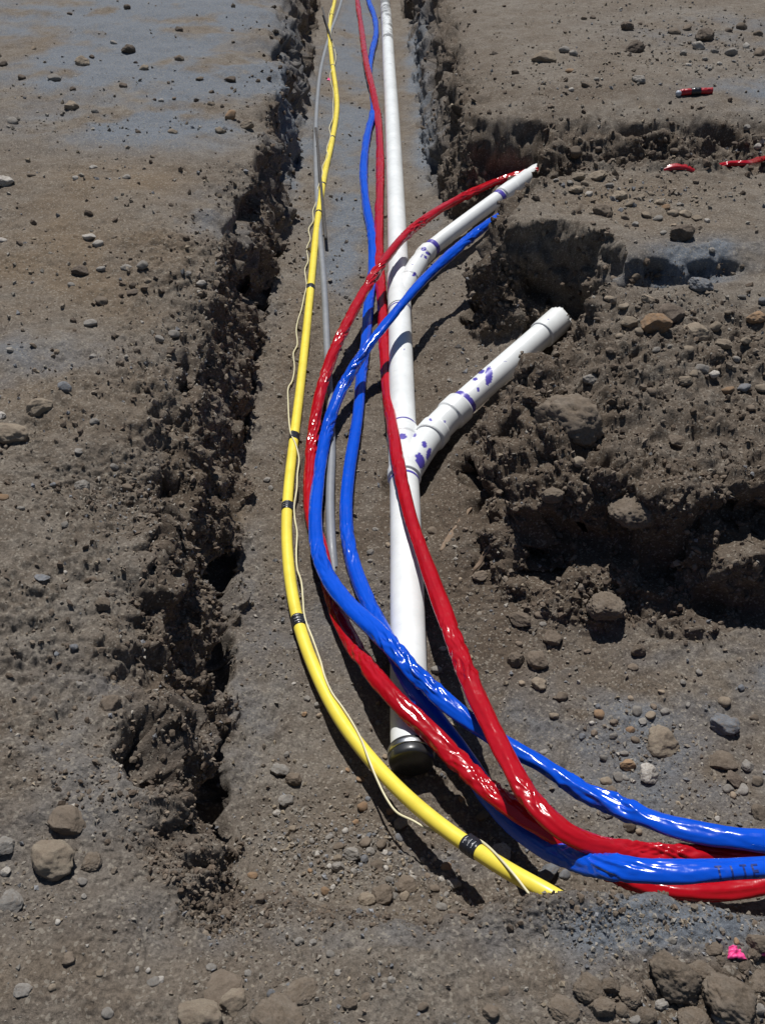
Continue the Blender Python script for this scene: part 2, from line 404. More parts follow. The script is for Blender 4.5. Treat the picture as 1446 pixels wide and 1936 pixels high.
def base(x, y):
    # wander of the cut edge
    xo = x + .045 * perlin2(x * 2.1, y * 2.1, 50) + .032 * perlin2(x * 6, y * 6, 51) + .016 * perlin2(x * 17, y * 17, 54)
    yo = y + .03 * perlin2(x * 2.3, y * 2.3, 52) + .02 * perlin2(x * 6, y * 6, 53) + .014 * perlin2(x * 17, y * 17, 55)
    d, wd, tp = sdf(xo, yo)
    fl = np.full(x.shape, -.6, np.float32)
    fl = fl + .28 * sstep(.40, 1.15, x) * sstep(4.1, 4.5, y) * sstep(7, 6, y)       # back-filled side trench
    fl = fl + .10 * sstep(1.3, 2.4, x) * sstep(4.1, 4.5, y) * sstep(7, 6, y)
    fl = fl + .14 * sstep(.42, .72, x) * sstep(3.0, 3.3, y) * sstep(4.1, 3.9, y)
    fl = fl + .05 * sstep(.12, .34, x) * sstep(2.1, 2.5, y) * sstep(4.3, 4.0, y)    # soil banked against the pipe
    fl = fl + .07 * sstep(.45, 1.3, x) * sstep(2.2, 1.9, y)
    fl = fl + .06 * np.exp(-np.clip(y - 1.0, 0, 9) / .12) * sstep(.6, .1, x)
    fl = fl + .03 * sstep(-.25, -.5, x) + .05 * np.exp(-np.clip(-d, 0, 9) / .035) * (.5 + perlin2(x * 7, y * 7, 56))   # talus at the foot
    t = np.clip(d / wd, 0, 1)
    pr = t * (2 - t) * .35 + .65 * t * t * (3 - 2 * t)
    # top surfaces
    top = tp + 0
    low = sstep(1.9, 2.05, y) * sstep(3.62, 3.56, y + .05 * perlin2(x * 4, y * 0 + 3, 60)) * sstep(.2, .5, x)
    top = top * (1 - low) + low * (-.05 - .14 * sstep(3.4, 2.5, y))
    top = top - .20 * gauss(x, y, .64, 3.20, .17, .14) - .12 * gauss(x, y, .78, 3.34, .12, .09)      # soil dug away in front of the lower branch
    up = sstep(3.56, 3.72, y + .04 * perlin2(x * 5, y * 0, 66)) * sstep(.2, .4, x)
    top = top * (1 - up)
    right = sstep(.2, .5, x)
    ys_ = y + .05 * perlin2(x * 2.5, y * 0, 64) + .02 * perlin2(x * 8, y * 0, 65)
    top = top - right * .09 * gauss(x, ys_, 1.18, 3.52, .34, .055) - right * .08 * gauss(x, ys_, .95, 3.52, .20, .07)   # slot under the middle block
    left = sstep(0, -.3, x)
    top = top - left * (.08 + .07 * sstep(4.2, 3.0, y) * sstep(.9, 1.5, y)) * np.exp(-np.clip(d - wd, 0, 9) / .26) * (1 + .9 * perlin2(x * 0, y * 1.7, 61))
    top = top - left * .10 * gauss(x, y, -.68, 2.55, .10, .22) - left * .06 * gauss(x, y, -.62, 1.35, .15, .2) * 0
    top = top - sstep(1.2, .9, y) * .05 * gauss(x, y, -.15, .85, .4, .2)
    top = top + sstep(1.1, .9, y) * .032 * gauss(x, y, .27, .80, .13, .06) + sstep(1.1, .9, y) * .018 * gauss(x, y, .8, .74, .35, .05)
    top = top - sstep(5.2, 5.5, y) * .09 * np.exp(-np.clip(d - wd, 0, 9) / .25) * right
    top = top + .02 * perlin2(x * 1.3, y * 1.3, 62) + .012 * perlin2(x * 3.2, y * 3.2, 63)
    z = fl + (top - fl) * pr
    return z, d, wd, t

# sampling: rows by distance, columns follow the slope so that walls get as many cells as flats
vv = np.arange(2010, -70, -1.95)
ang = PITCH + np.arctan((vv - 968) / F)
ys = 1.72 / np.tan(ang)
ys = np.r_[-40, -15, -5, -1.5, -.3, .15, .35, ys, ys[-1] * 1.02 ** np.arange(1, 60), 80]
ny = len(ys)
# more rows where faces that look along the trench drop steeply
xs_ = np.linspace(-1.0, 1.7, 60); yd = np.linspace(.35, 14, 3500)
zz0 = base(*np.meshgrid(xs_, yd))[0]
gr = np.sqrt((np.gradient(zz0, yd, axis=0) ** 2).mean(1)); gr = np.convolve(np.pad(gr, 12, mode='edge'), np.ones(25) / 25, 'valid')
dy = np.gradient(ys); core = (ys > .35) & (ys < 14)
wr_ = np.where(core, 1 + 2.6 * np.interp(ys, yd, gr), 1.0)
cumw = np.r_[0, np.cumsum((wr_[1:] + wr_[:-1]) / 2)]
ys = np.interp(np.linspace(0, cumw[-1], 1270), cumw, ys)
NR = len(ys); NC = 740
zc = np.clip(ys, .5, 99) * CP + (CAMH + .1) * SP
hw = 1.10 * 723 * zc / F
s_ = np.linspace(-1, 1, 700)
X0 = hw[:, None] * s_[None, :]; Y0 = np.repeat(ys[:, None], 700, 1)
Z0 = base(X0, Y0)[0]
dx = np.diff(X0, axis=1); dz = np.diff(Z0, axis=1)
arc = np.sqrt(dx ** 2 + (1.25 * dz) ** 2)
k = np.exp(-np.linspace(-2, 2, 15) ** 2); k /= k.sum()
arc = np.apply_along_axis(lambda c: np.convolve(np.pad(c, 7, mode='edge'), k, 'valid'), 0, arc)
cum = np.concatenate([np.zeros((NR, 1)), np.cumsum(arc, 1)], 1); cum /= cum[:, -1:]
tt = np.linspace(0, 1, NC)
X = np.stack([np.interp(tt, cum[i], X0[i]) for i in range(NR)])
ext = np.array([1.03, 1.08, 1.16, 1.3, 1.6, 2.2, 3.5, 7, 16, 40])
XL = X[:, :1] * ext[None, ::-1]; XR = X[:, -1:] * ext[None, :]
X = np.concatenate([XL, X, XR], 1).astype(np.float32); NCT = X.shape[1]
Y = np.repeat(ys[:, None], NCT, 1).astype(np.float32)
Z, Dd, Wd, Tt = base(X, Y)
Z = Z.astype(np.float32)
# keep the ground clear of what lies in the trench: a wide bed before the soil is roughened, a close one after
gx0, gy0, gs = -1.2, .8, .01
GX, GY = 320, 1250
def stamp(clr, P, r, pad=.035, sink=.006, slope=1.2):
    R = int((r + pad) / gs) + 1
    oy, ox = np.meshgrid(np.arange(-R, R + 1), np.arange(-R, R + 1))
    for p in P:
        cx = int(round((p[0] - gx0) / gs)); cy = int(round((p[1] - gy0) / gs))
        if cx - R < 0 or cy - R < 0 or cx + R >= GX or cy + R >= GY: continue
        dd = np.hypot((cx + ox) * gs + gx0 - p[0], (cy + oy) * gs + gy0 - p[1])
        h = p[2] - np.sqrt(np.clip(r * r - dd * dd, 0, None)) + sink + np.clip(dd - r * .9, 0, None) * slope
        h = np.where(dd > r + pad, 9, h)
        sl_ = clr[cx - R:cx + R + 1, cy - R:cy + R + 1]; np.minimum(sl_, h, out=sl_)
def clear_at(clr, x, y):
    cx = np.clip((x - gx0) / gs, 0, GX - 2); cy = np.clip((y - gy0) / gs, 0, GY - 2)
    inside = (x > gx0) & (x < gx0 + (GX - 2) * gs) & (y > gy0) & (y < gy0 + (GY - 2) * gs)
    ix = cx.astype(int); iy = cy.astype(int); fx = cx - ix; fy = cy - iy
    c = (clr[ix, iy] * (1 - fx) + clr[ix + 1, iy] * fx) * (1 - fy) + (clr[ix, iy + 1] * (1 - fx) + clr[ix + 1, iy + 1] * fx) * fy
    return np.where(inside, c, 9)
clrT = np.full((GX, GY), 9., np.float32); clrW = clrT.copy()
def seen_part(P, fn):
    u_, v_, _ = proj(P); return P[fn(u_, v_)]
for P_, r_ in ((R_main, .058), (seen_part(redB, lambda u, v: (u < 1012) | (v > 900)), .029), (seen_part(blueB, lambda u, v: (u < 930) | (v > 900)), .029), (redA, .026), (blueA, .026),
               (seen_part(yel, lambda u, v: v < 1672), .024), (gry[:-8], .017), (seen_part(R_br2, lambda u, v: u < 1046), .074), (seen_part(R_br1, lambda u, v: u < 988), .050)):
    stamp(clrT, P_, r_, .008)
for P_, r_, pd in ((seen_part(R_br2, lambda u, v: u < 1030), .115, .19), (seen_part(R_br1, lambda u, v: u < 975), .075, .14), (seen_part(redB, lambda u, v: (u < 1000)), .05, .10), (seen_part(blueB, lambda u, v: (u < 920)), .05, .10)):
    stamp(clrW, P_, r_, pd, 0, 1.5)
Z = np.minimum(Z, clear_at(clrW, X, Y)).astype(np.float32)
for i in range(1, NR):          # loose soil cannot stand steeper than this on the faces that look back along the trench
    if 1.3 < ys[i] < 9: Z[i] = np.minimum(Z[i], Z[i - 1] + (1.75 + .5 * perlin2(X[i] * 4, np.full(NCT, ys[i] * 4), 67)) * (ys[i] - ys[i - 1]))

def normals(X, Y, Z):
    P = np.stack([X, Y, Z], -1)
    du = np.gradient(P, axis=1); dv = np.gradient(P, axis=0)
    n = np.cross(du, dv); n /= np.linalg.norm(n, axis=-1)[..., None] + 1e-12
    return n
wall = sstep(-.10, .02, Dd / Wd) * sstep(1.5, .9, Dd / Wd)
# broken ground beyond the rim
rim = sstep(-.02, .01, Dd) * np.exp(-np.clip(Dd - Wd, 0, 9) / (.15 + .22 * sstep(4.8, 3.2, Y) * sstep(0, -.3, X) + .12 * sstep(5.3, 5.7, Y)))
rim = rim * sstep(.95, 1.2, Y + .1) 
leftz = sstep(0, -.3, X)
rough = np.clip(wall + .45 * rim, 0, 1)
clodn = sstep(-.15, .45, fbm2(X, Y, 2.6, 3, 90)) 
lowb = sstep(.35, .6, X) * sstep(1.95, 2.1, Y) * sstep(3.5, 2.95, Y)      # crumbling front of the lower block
rough = np.clip(rough + lowb * .8, 0, 1)
rightramp = sstep(.25, .35, X) * sstep(.62, .45, X) * sstep(2.1, 2.3, Y) * sstep(3.5, 3.3, Y)
rough = rough * (1 - .65 * rightramp)
near = sstep(1.25, 1.05, Y) * sstep(.2, .0, np.abs(Dd) * 0 + (0 if True else 0))
rough = rough * (1 - .75 * sstep(1.15, 1.0, Y) * sstep(-.35, -.2, X))
n0 = normals(X, Y, Z)
steep = 1 - np.clip(n0[..., 2], 0, 1)
rough = np.clip(np.maximum(rough, sstep(.12, .35, steep) * sstep(-.02, .02, Dd + .02) * sstep(.95, 1.1, Y)), 0, 1)
P0 = np.stack([X, Y, Z], -1)
idx = np.where((rough > .04) & (np.abs(s_[0]) > 0) & (Y < 13) & (Y > .3))
px, py, pz = (P0[idx][:, i] for i in range(3)); rg = rough[idx]
wx = px + .02 * perlin3(px * 9, py * 9, pz * 9, 70); wy = py + .02 * perlin3(px * 9, py * 9, pz * 9 + 7, 71); wz = pz + .02 * perlin3(px * 9 + 5, py * 9, pz * 9, 72)
disp = .075 * perlin3(wx * 3.3, wy * 3.3, wz * 3.8, 73)
f1, r1, f2 = worley3(wx * 6.5, wy * 6.5, wz * 6.5, 83)
disp += .075 * np.clip(f2 - f1, 0, .5) * (r1 > .45) - .012
disp += .046 * (.45 - np.abs(perlin3(wx * 8, wy * 8, wz * 8, 74)) * 1.3)
disp += .023 * (.4 - np.abs(perlin3(wx * 17, wy * 17, wz * 17, 75)) * 1.3)
f1, r1, f2 = worley3(wx * 13, wy * 13, wz * 13, 76)
disp += .024 * np.clip(f2 - f1, 0, .6) * (r1 > .35) * 1.5 - .012
f1, r1, f2 = worley3(wx * 34, wy * 34, wz * 34, 77)
disp += .012 * np.clip(f2 - f1, 0, .6) * (.35 + r1)
disp += .010 * perlin3(wx * 38, wy * 38, wz * 38, 78)
far_ok = sstep(9, 5, py)
disp += far_ok * .0065 * perlin3(px * 85, py * 85, pz * 85, 79)
# deep pockets torn out of the walls
pk = perlin3(px * 2.4 + 3, py * 3.0, pz * 4.5, 80)
disp -= .13 * sstep(.10, .42, pk) * wall[idx]
for (u, v, z, sx, sy, sz, a) in [(400, 700, -.16, .09, .17, .13, .14), (330, 830, -.10, .08, .08, .08, .09), (470, 870, -.38, .05, .10, .10, .08), (240, 1150, -.05, .06, .08, .08, .06), (390, 1500, -.35, .04, .07, .16, .07),
        (1080, 1150, -.47, .13, .10, .07, .10), (1230, 1190, -.47, .17, .10, .06, .11), (1380, 1180, -.47, .12, .10, .06, .09), (1020, 900, -.33, .06, .10, .12, .13), (1185, 1010, -.30, .035, .08, .08, .09),
        (960, 600, -.30, .16, .10, .16, .09), (1120, 500, -.16, .12, .06, .06, .06), (510, 240, -.2, .08, .3, .15, .07), (545, 130, -.2, .08, .4, .15, .06), (450, 620, -.25, .07, .15, .15, .08), (500, 480, -.3, .06, .2, .2, .06),
        (330, 1130, -.06, .05, .05, .10, .06), (445, 1110, -.2, .05, .06, .1, .06), (1300, 230, -.05, .5, .08, .08, .02)]:
    c = at(u, v, z)
    disp -= a * np.exp(-((px - c[0]) / sx) ** 2 - ((py - c[1]) / sy) ** 2 - ((pz - z) / sz) ** 2)
flat = np.zeros(X.shape, np.float32)
flat += .012 * fbm2(X, Y, 5, 3, 30) + .0065 * fbm2(X, Y, 28, 3, 33, .62) * sstep(-.5, .3, fbm2(X, Y, 2, 2, 36))
wf, wr = worley2(X * 26, Y * 26, 40)
dens = sstep(-.1, .5, fbm2(X, Y, 1.7, 2, 41))
flat += .016 * np.clip(.42 - wf, 0, 1) * (wr > .45) * (dens * .8 + .2)
wf, wr = worley2(X * 62, Y * 62, 42)
flat += .008 * np.clip(.45 - wf, 0, 1) * (wr > .3) * sstep(8, 4, Y)
lamp_ = np.where(np.abs(Y) > 14, 0, 1)
flat *= lamp_ * (1 + 1.3 * sstep(-1.35, -.85, X) * sstep(-.45, -.55, X) * sstep(1.0, 1.5, Y) * sstep(4.8, 3.8, Y))
dtot = flat * (1 - .6 * rough)
dtot[idx] += disp * np.clip(rg, 0, 1)
# direction: bend steep normals a little outward so ledges stand proud
PP = P0 + n0 * dtot[..., None]

PP[..., 2] = np.minimum(PP[..., 2], clear_at(clrT, PP[..., 0], PP[..., 1]))

V = PP.reshape(-1, 3)
i = np.arange(NR - 1)[:, None] * NCT; j = np.arange(NCT - 1)[None, :]
Q = np.stack([i + j, i + j + 1, i + NCT + j + 1, i + NCT + j], -1).reshape(-1, 4)
gme = mesh_np('ground', V, Q)
# soil tints: dust / moist / ochre
def blob(L):
    r = np.zeros(X.shape, np.float32)
    for (u, v, z, sx, sy, a) in L:
        c = at(u, v, z)
        r += a * gauss(X, Y, c[0], c[1], sx, sy)
    return r
nz = fbm2(X, Y, 3.0, 4, 20) ; nz2 = fbm2(X, Y, 9, 3, 25)
dust = blob([(300, 40, 0, 1.1, 1.4, 1.2), (250, 230, 0, .5, .35, .6), (120, 130, 0, .6, .35, .6), (60, 10, 0, .8, .6, .5), (400, 130, 0, .6, .5, .8), (350, 210, 0, .55, .45, .8), (200, 165, 0, .4, .2, .4), (490, 130, 0, .15, .3, .9), (60, 660, 0, .25, .2, .3), (420, 380, 0, .2, .3, .4),
             (680, 60, -.6, .22, 2.5, 1.0), (680, 260, -.6, .16, .8, 1.), (790, 170, -.6, .09, 2.2, 1.), (660, 430, -.6, .13, .7, .9), (640, 520, -.6, .1, .3, .6), (545, 350, -.6, .08, .3, .8),
             (1320, 520, -.12, .25, .10, 1.0), (1250, 545, -.12, .2, .08, .6), (1440, 170, 0, .4, .3, .5), (1380, 60, 0, .8, .6, .3),
             (1380, 1300, -.55, .40, .13, .9), (1250, 1450, -.55, .3, .15, .5), (1000, 1380, -.6, .2, .1, .45), (470, 1330, -.6, .08, .25, .4), (470, 1080, -.6, .05, .3, .15), (650, 1180, -.6, .2, .3, .2),
             (1100, 1760, 0, .18, .045, .9), (1060, 1860, 0, .08, .05, .8), (1350, 1740, 0, .2, .04, .9), (700, 1745, 0, .3, .03, .3), (350, 1700, 0, .2, .05, .1), (90, 1400, 0, .2, .3, .25), (850, 1640, -.6, .1, .04, .5)])
nzl = fbm2(X, Y, 1.3, 4, 27)
dust = np.clip(dust * (1 + 1.2 * nz + 1.5 * nzl) + .22 * nz2 * (dust > .1), 0, 1) * .92
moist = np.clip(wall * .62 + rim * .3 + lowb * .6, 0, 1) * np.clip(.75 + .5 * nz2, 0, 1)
moist += blob([(900, 1000, -.5, .3, .5, .8), (960, 1250, -.6, .35, .25, .55), (650, 1550, -.6, .5, .12, .25), (560, 760, -.6, .12, .9, .6), (700, 1000, -.6, .25, .6, .6), (560, 1250, -.6, .15, .3, .35), (830, 700, -.5, .2, .8, .6), (1100, 260, -.3, .8, .15, .5), (1300, 1850, 0, .25, .1, .5)]) * (1 + .6 * nz2)
moist = np.clip(moist - .6 * dust, 0, .9)
ochre = np.clip(blob([(150, 480, 0, .5, .5, .9), (150, 80, 0, .3, .3, .8), (230, 330, 0, .5, .3, .6), (400, 850, -.2, .1, .25, .9), (100, 720, 0, .3, .25, .5), (560, 640, -.6, .1, .5, .35), (690, 310, -.6, .2, .4, .3), (1000, 900, -.4, .2, .3, .5),
                       (1200, 380, 0, .4, .25, .5), (60, 1830, 0, .1, .04, .6), (1200, 1880, 0, .3, .1, .3), (650, 1500, -.6, .1, .1, .4)]) * (1 + .9 * nz) + .12 * nz2, 0, .8)
color_attr(gme, 'soil', np.stack([dust, moist, ochre], -1).reshape(-1, 3))
ground = link('ground', gme, M_soil); ground['kind'] = 'structure'

# visible lookup: which point of the ground is seen at a sighting
NN = normals(PP[..., 0], PP[..., 1], PP[..., 2])
uu, vv_, zz = proj(PP)
vis = (uu > -40) & (uu < 1490) & (vv_ > -40) & (vv_ < 1980) & (zz > 0) & (Y > 0)
VI = np.where(vis.ravel())[0]
US = uu.ravel()[VI]; VS = vv_.ravel()[VI]; ZS = zz.ravel()[VI]
# depth buffer so that hidden ground is not used
db = np.full((400, 300), 99., np.float32)
bi = np.clip(((VS + 40) / 5.2).astype(int), 0, 399); bj = np.clip(((US + 40) / 5.2).astype(int), 0, 299)
np.minimum.at(db, (bi, bj), ZS)
seen = ZS < db[bi, bj] + .04
VI = VI[seen]; US = US[seen]; VS = VS[seen]; ZS = ZS[seen]
order = np.argsort(VS); VI = VI[order]; US = US[order]; VS = VS[order]; ZS = ZS[order]
PF = PP.reshape(-1, 3); NF = NN.reshape(-1, 3)
def ground_at(u, v, r=5):
    a, b = np.searchsorted(VS, [v - r, v + r])
    m = np.abs(US[a:b] - u) < r
    if not m.any(): return at(u, v, 0), np.array([0, 0, 1.])
    q = np.where(m)[0] + a
    near_ = q[ZS[q] < ZS[q].min() + .05]
    d = (US[near_] - u) ** 2 + (VS[near_] - v) ** 2
    kk = VI[near_[np.argmin(d)]]
    return PF[kk], NF[VI[near_]].mean(0)

#PIPES
# ------------------------------------------------------------------ hoses in film sleeves
def depth(P): return proj(P)[2]
def sleeve(P, r, seed, crink, fold=.10, nseg=44):
    """film pulled loosely over a hose: lens-shaped, twisting section, creases crossing it at a slant"""
    Pd, s = resample(P, lambda q: np.clip(.0021 * depth(q), .004, .03))
    Pd = smoothp(Pd, 3)
    th = np.linspace(0, 2 * np.pi, nseg, endpoint=False)[None, :]; S = s[:, None]
    L = np.zeros_like(th)
    cr = crink(Pd)[:, None] if callable(crink) else crink
    phi = 1.0 * perlin2(s * 1.1, s * 0 + seed, seed)[:, None] + .45 * perlin2(s * 6, s * 0 + 2, seed + 1)[:, None]
    c2 = np.cos(2 * (th - phi))
    r0 = r; r = r0 * np.interp(Pd[:, 1], [.9, 1.5, 2.1, 2.8, 3.5, 5, 12], [1.06, 1.06, 1.0, .88, .94, 1.05, 1.08])[:, None]
    fo = fold + .17 * np.clip(.35 + perlin2(s * 1.7, s * 0 + 6, seed + 13)[:, None], 0, 1)      # film lies flat in places, round in others
    R = r * (1 + fo * c2 + .06 * cr * np.cos(3 * (th + phi * 1.3)))
    # seam edge of the film
    sea = np.cos(th - phi); R += r * .16 * np.clip((sea - .93) / .07, 0, 1) ** 1.5
    R *= 1 + .05 * perlin2(s * 6, s * 0 + 9, seed + 2)[:, None]
    cx, sx = np.cos(th), np.sin(th)
    def ring(f, k, sd, sl=0.):
        return perlin3(S * f + sl * th, cx * k + 0 * S, sx * k + 0 * S, sd)
    n1 = ring(11, .55, seed + 3, .7); n2 = ring(21, .7, seed + 4, -.9); n3 = ring(60, 2.0, seed + 5)
    msk = sstep(-.05, .30, perlin2(s * 3.2, s * 0 + 4, seed + 6)[:, None]) * .85 + .15
    amp = r * cr * msk
    tri = lambda q: 2 * np.abs(q - np.floor(q + .5)) - .5          # flat facets meeting in sharp creases
    R += amp * (.46 * tri(n1 * 1.5 + .2) + .22 * tri(n2 * 1.4 + .6) + .012 * n3)
    # long pleats running along the film
    pl = perlin3(S * 2.2, cx * 1.6 + 0 * S, sx * 1.6 + 0 * S, seed + 9)
    R += r * .06 * tri(pl * 1.2 + .25)
    # pinches: film gathered into a crease right round
    pin = perlin2(s * 9, s * 0 + 1.5, seed + 7)[:, None]
    R -= r * .26 * cr * sstep(.35, .6, pin)
    R = R * (r * .99 / R.mean(1, keepdims=True)) * (1 + .05 * perlin2(s * 4, s * 0 + 3, seed + 12)[:, None]); R = np.clip(R, .66 * r, 1.34 * r)
    return Pd, R, s
def crk(L):
    """crinkle strength along the sightings: list of (v, value) by image row for a run"""
    return L
def near_val(P, pts):
    """pts: list of (index fraction 0..1, value)"""
    d = np.r_[0, np.cumsum(np.linalg.norm(np.diff(P, axis=0), axis=1))]; d /= d[-1]
    f_, v_ = zip(*pts); return np.interp(d, f_, v_)
def by_dist(pts):
    f_, v_ = zip(*pts)
    return lambda P: np.interp(P[:, 1], f_, v_)
def hose(name, P, r, seed, cr, m, label, cat, group=None, fold=.10, nseg=44):
    Pd, R, s = sleeve(P, r, seed, cr, fold, nseg)
    o = link(name, tube_mesh(name, Pd, R, nseg), m)
    tag(o, label, cat, group); return o, Pd, R
o_redA, redA_d, redA_R = hose('red_hose', redA, .0228, 11, by_dist([(.9, .9), (1.5, 1.), (1.75, .6), (2.2, .35), (4, .3), (12, .5)]), M_red,
     'red sleeved hose running straight down beside the white pipe and over its big wye', 'hose', 'sleeved red and blue hoses in the trench', .08)
o_blueA, blueA_d, blueA_R = hose('blue_hose', blueA, .0232, 23, by_dist([(.9, .6), (1.5, .5), (2.2, .35), (4, .25), (12, .5)]), M_blue,
     'blue sleeved hose from far down the trench, frontmost of the bundle at the right edge', 'hose', 'sleeved red and blue hoses in the trench', .07)
o_redB, redB_d, redB_R = hose('red_hose', redB, .0228, 37, by_dist([(.9, .7), (1.5, .8), (2.3, .6), (2.6, .9), (4, 1.1), (12, 1.2)]), M_red,
     'wrinkled red sleeved hose looping out of the side trench above the smaller branch pipe', 'hose', 'sleeved red and blue hoses in the trench', .09)
o_blueB, blueB_d, blueB_R = hose('blue_hose', blueB, .0232, 41, by_dist([(.9, .8), (1.5, .8), (2.3, .45), (2.8, .5), (3.3, 1.0), (4, .9), (12, .8)]), M_blue,
     'wrinkled blue sleeved hose looping out of the side trench below the smaller branch pipe', 'hose', 'sleeved red and blue hoses in the trench', .10)

# ------------------------------------------------------------------ yellow pipe with tracer wire
def upth(P, ds): return smoothp(resample(P, ds)[0], 4)
yp = upth(yel, .012)
yroot = empty('gas_pipe', yp[len(yp) // 2], 'yellow pipe curving down the left of the trench with a cream wire taped on', 'pipe')
link('pipe', tube_mesh('pipe', yp, np.full(len(yp), .0205) * (1 + .012 * perlin2(np.arange(len(yp)) * .05, np.zeros(len(yp)), 5)), 40), M_yel, yroot)
yu, yv, _ = proj(yp)
def at_row(P, v):
    u_, v_, _ = proj(P); return int(np.argmin(np.abs(v_ - v)))
T_, S_, U_ = frames(yp)
# wire: (image row, sideways offset in radii, height in radii) sideways >0 = right looking along +Y-down run
wl = []
WP = [(0, .5, .85), (30, -1.1, .5), (60, .4, .95), (80, 1.0, .5), (108, 1.7, .2), (124, .9, .7), (140, -1.2, .6), (158, -1.5, .2), (175, -1.0, .4), (200, -1.3, .3), (225, -1.0, .3), (245, -1.5, .2), (262, -.6, .85), (285, -1.0, .5), (300, -.2, 1.05), (318, -1.0, .5),
      (335, -.5, .9), (350, -.9, .6), (368, -1.3, .1), (385, -1.1, .3), (403, -1.5, .1), (420, -1.1, .4), (440, -1.9, -.3), (455, -1.3, 0), (475, -1.8, -.3), (495, -1.2, 0), (515, -1.7, -.2), (532, -1.2, .2), (545, -.9, .6), (560, -1.2, .1), (590, -1.5, 0), (612, -1.9, -.4), (630, -2.0, -.5), (655, -1.5, -.2), (675, -2.0, -.5),
      (700, -1.5, -.2), (725, -1.6, -.1), (742, -2.1, -.6), (765, -1.8, -.5), (800, -1.2, 0), (827, -.5, .95), (848, .5, .95), (870, 1.3, .2), (900, 1.3, -.1), (930, 1.4, -.1), (960, 1.12, .35), (985, 1.3, 0), (1015, 1.6, -.3), (1050, 1.3, -.1), (1080, 1.2, .1), (1105, 1.5, -.2), (1140, 1.3, 0), (1175, .95, .6),
      (1215, 1.15, .25), (1260, 1.0, .5), (1290, .6, .95), (1320, .5, 1.0), (1350, .8, .8), (1380, .75, .85), (1410, .3, 1.1), (1440, -.6, .95), (1465, -1.3, .3), (1490, -1.9, -.3), (1512, -2.1, -.6), (1530, -1.5, -.6), (1545, -1.0, -.9), (1570, .2, -1.15), (1592, 1.1, -.2), (1606, 1.0, .55), (1620, .7, .85), (1640, .1, 1.1), (1660, -.75, .95), (1680, -1.5, .3), (1692, -1.7, 0), (1720, -1.7, -.5)]
for v, so_, up_ in WP:
    if v < 1400: up_ = max(up_, .32 + .8 * max(0, abs(so_) - 1.2)); so_ = so_ * 1.12
    q = at_row(yp, v); wl.append(yp[q] + (-S_[q] if S_[q][0] < 0 else S_[q]) * so_ * .0215 + U_[q] * up_ * .0220 * (1 if U_[q][2] > 0 else -1))
wire = smoothp(resample(spline(np.array(wl), 10), .006)[0], 2)
link('tracer_wire', tube_mesh('tracer_wire', wire, np.full(len(wire), .0032), 10), M_wire, yroot)
def wrap_band(P, q, half, r, bump_side=None):
    seg = P[max(q - half, 0):q + half + 1]; seg = resample(seg, .003)[0]; n = len(seg)
    th = np.linspace(0, 2 * np.pi, 40, endpoint=False)[None, :]
    t = np.linspace(0, 1, n)[:, None]
    R = r + .0012 * ((t * 4 + th / 6.28) % 1.0) + .0006 * perlin2(t * 9 + th * 0, th * 2 + t * 0, 8)
    if bump_side is not None:
        R = R + .0052 * np.exp(-((np.angle(np.exp(1j * (th - bump_side)))) / .28) ** 2)
    R[0] = R[-1] = r - .001
    return seg, R
tapes = [(30, 1, .0211, None), (66, 1, .0211, None), (126, 1, .0211, None), (262, 1, .0211, None), (350, 1, .0211, None), (403, 1, .0211, None), (545, 2, .0216, 2.5), (827, 2, .0216, 1.9), (960, 2, .0216, .35), (1175, 2, .0218, .45), (1601, 2, .0218, .5)]
for v, hlf, r, side in tapes:
    q = at_row(yp, v)
    if side is not None and S_[q][0] < 0: side = math.pi - side
    seg, R = wrap_band(yp, q, hlf if v != 1601 else 2, r, side)
    b = link('tape_band', tube_mesh('tape_band', seg, R, 40, False), M_tape, yroot)
    if v in (960, 1175, 1601):          # pale print lines on the tape, too small to read
        n = len(seg); T2, S2, U2 = frames(seg); Vq = []; Qq = []
        for rowi in (.2, .5, .8):
            c = int(rowi * (n - 1))
            a0 = 1.0 if v != 960 else .9
            for kx in range(9):
                if kx == 4: continue
                a1 = a0 + kx * .10
                lw = .0009 * (1 if (kx * 7 + int(rowi * 10)) % 3 else .55)
                rr = r + .0024
                for (da, dl) in ((0, -lw), (.065, -lw), (.065, lw), (0, lw)):
                    aa = a1 + da
                    Vq.append(seg[c] + T2[c] * dl + rr * (math.cos(aa) * S2[c] + math.sin(aa) * U2[c]))
                Qq.append([len(Vq) - 4, len(Vq) - 3, len(Vq) - 2, len(Vq) - 1])
        link('print', mesh_np('print', Vq, Qq, False), M_mark, b)

# ------------------------------------------------------------------ grey conduit
gp = upth(gry, .02)
tag(link('grey_conduit', tube_mesh('grey_conduit', gp, np.full(len(gp), .0175), 24), M_grey), 'thin grey plastic conduit lying between the yellow pipe and the hoses', 'conduit')

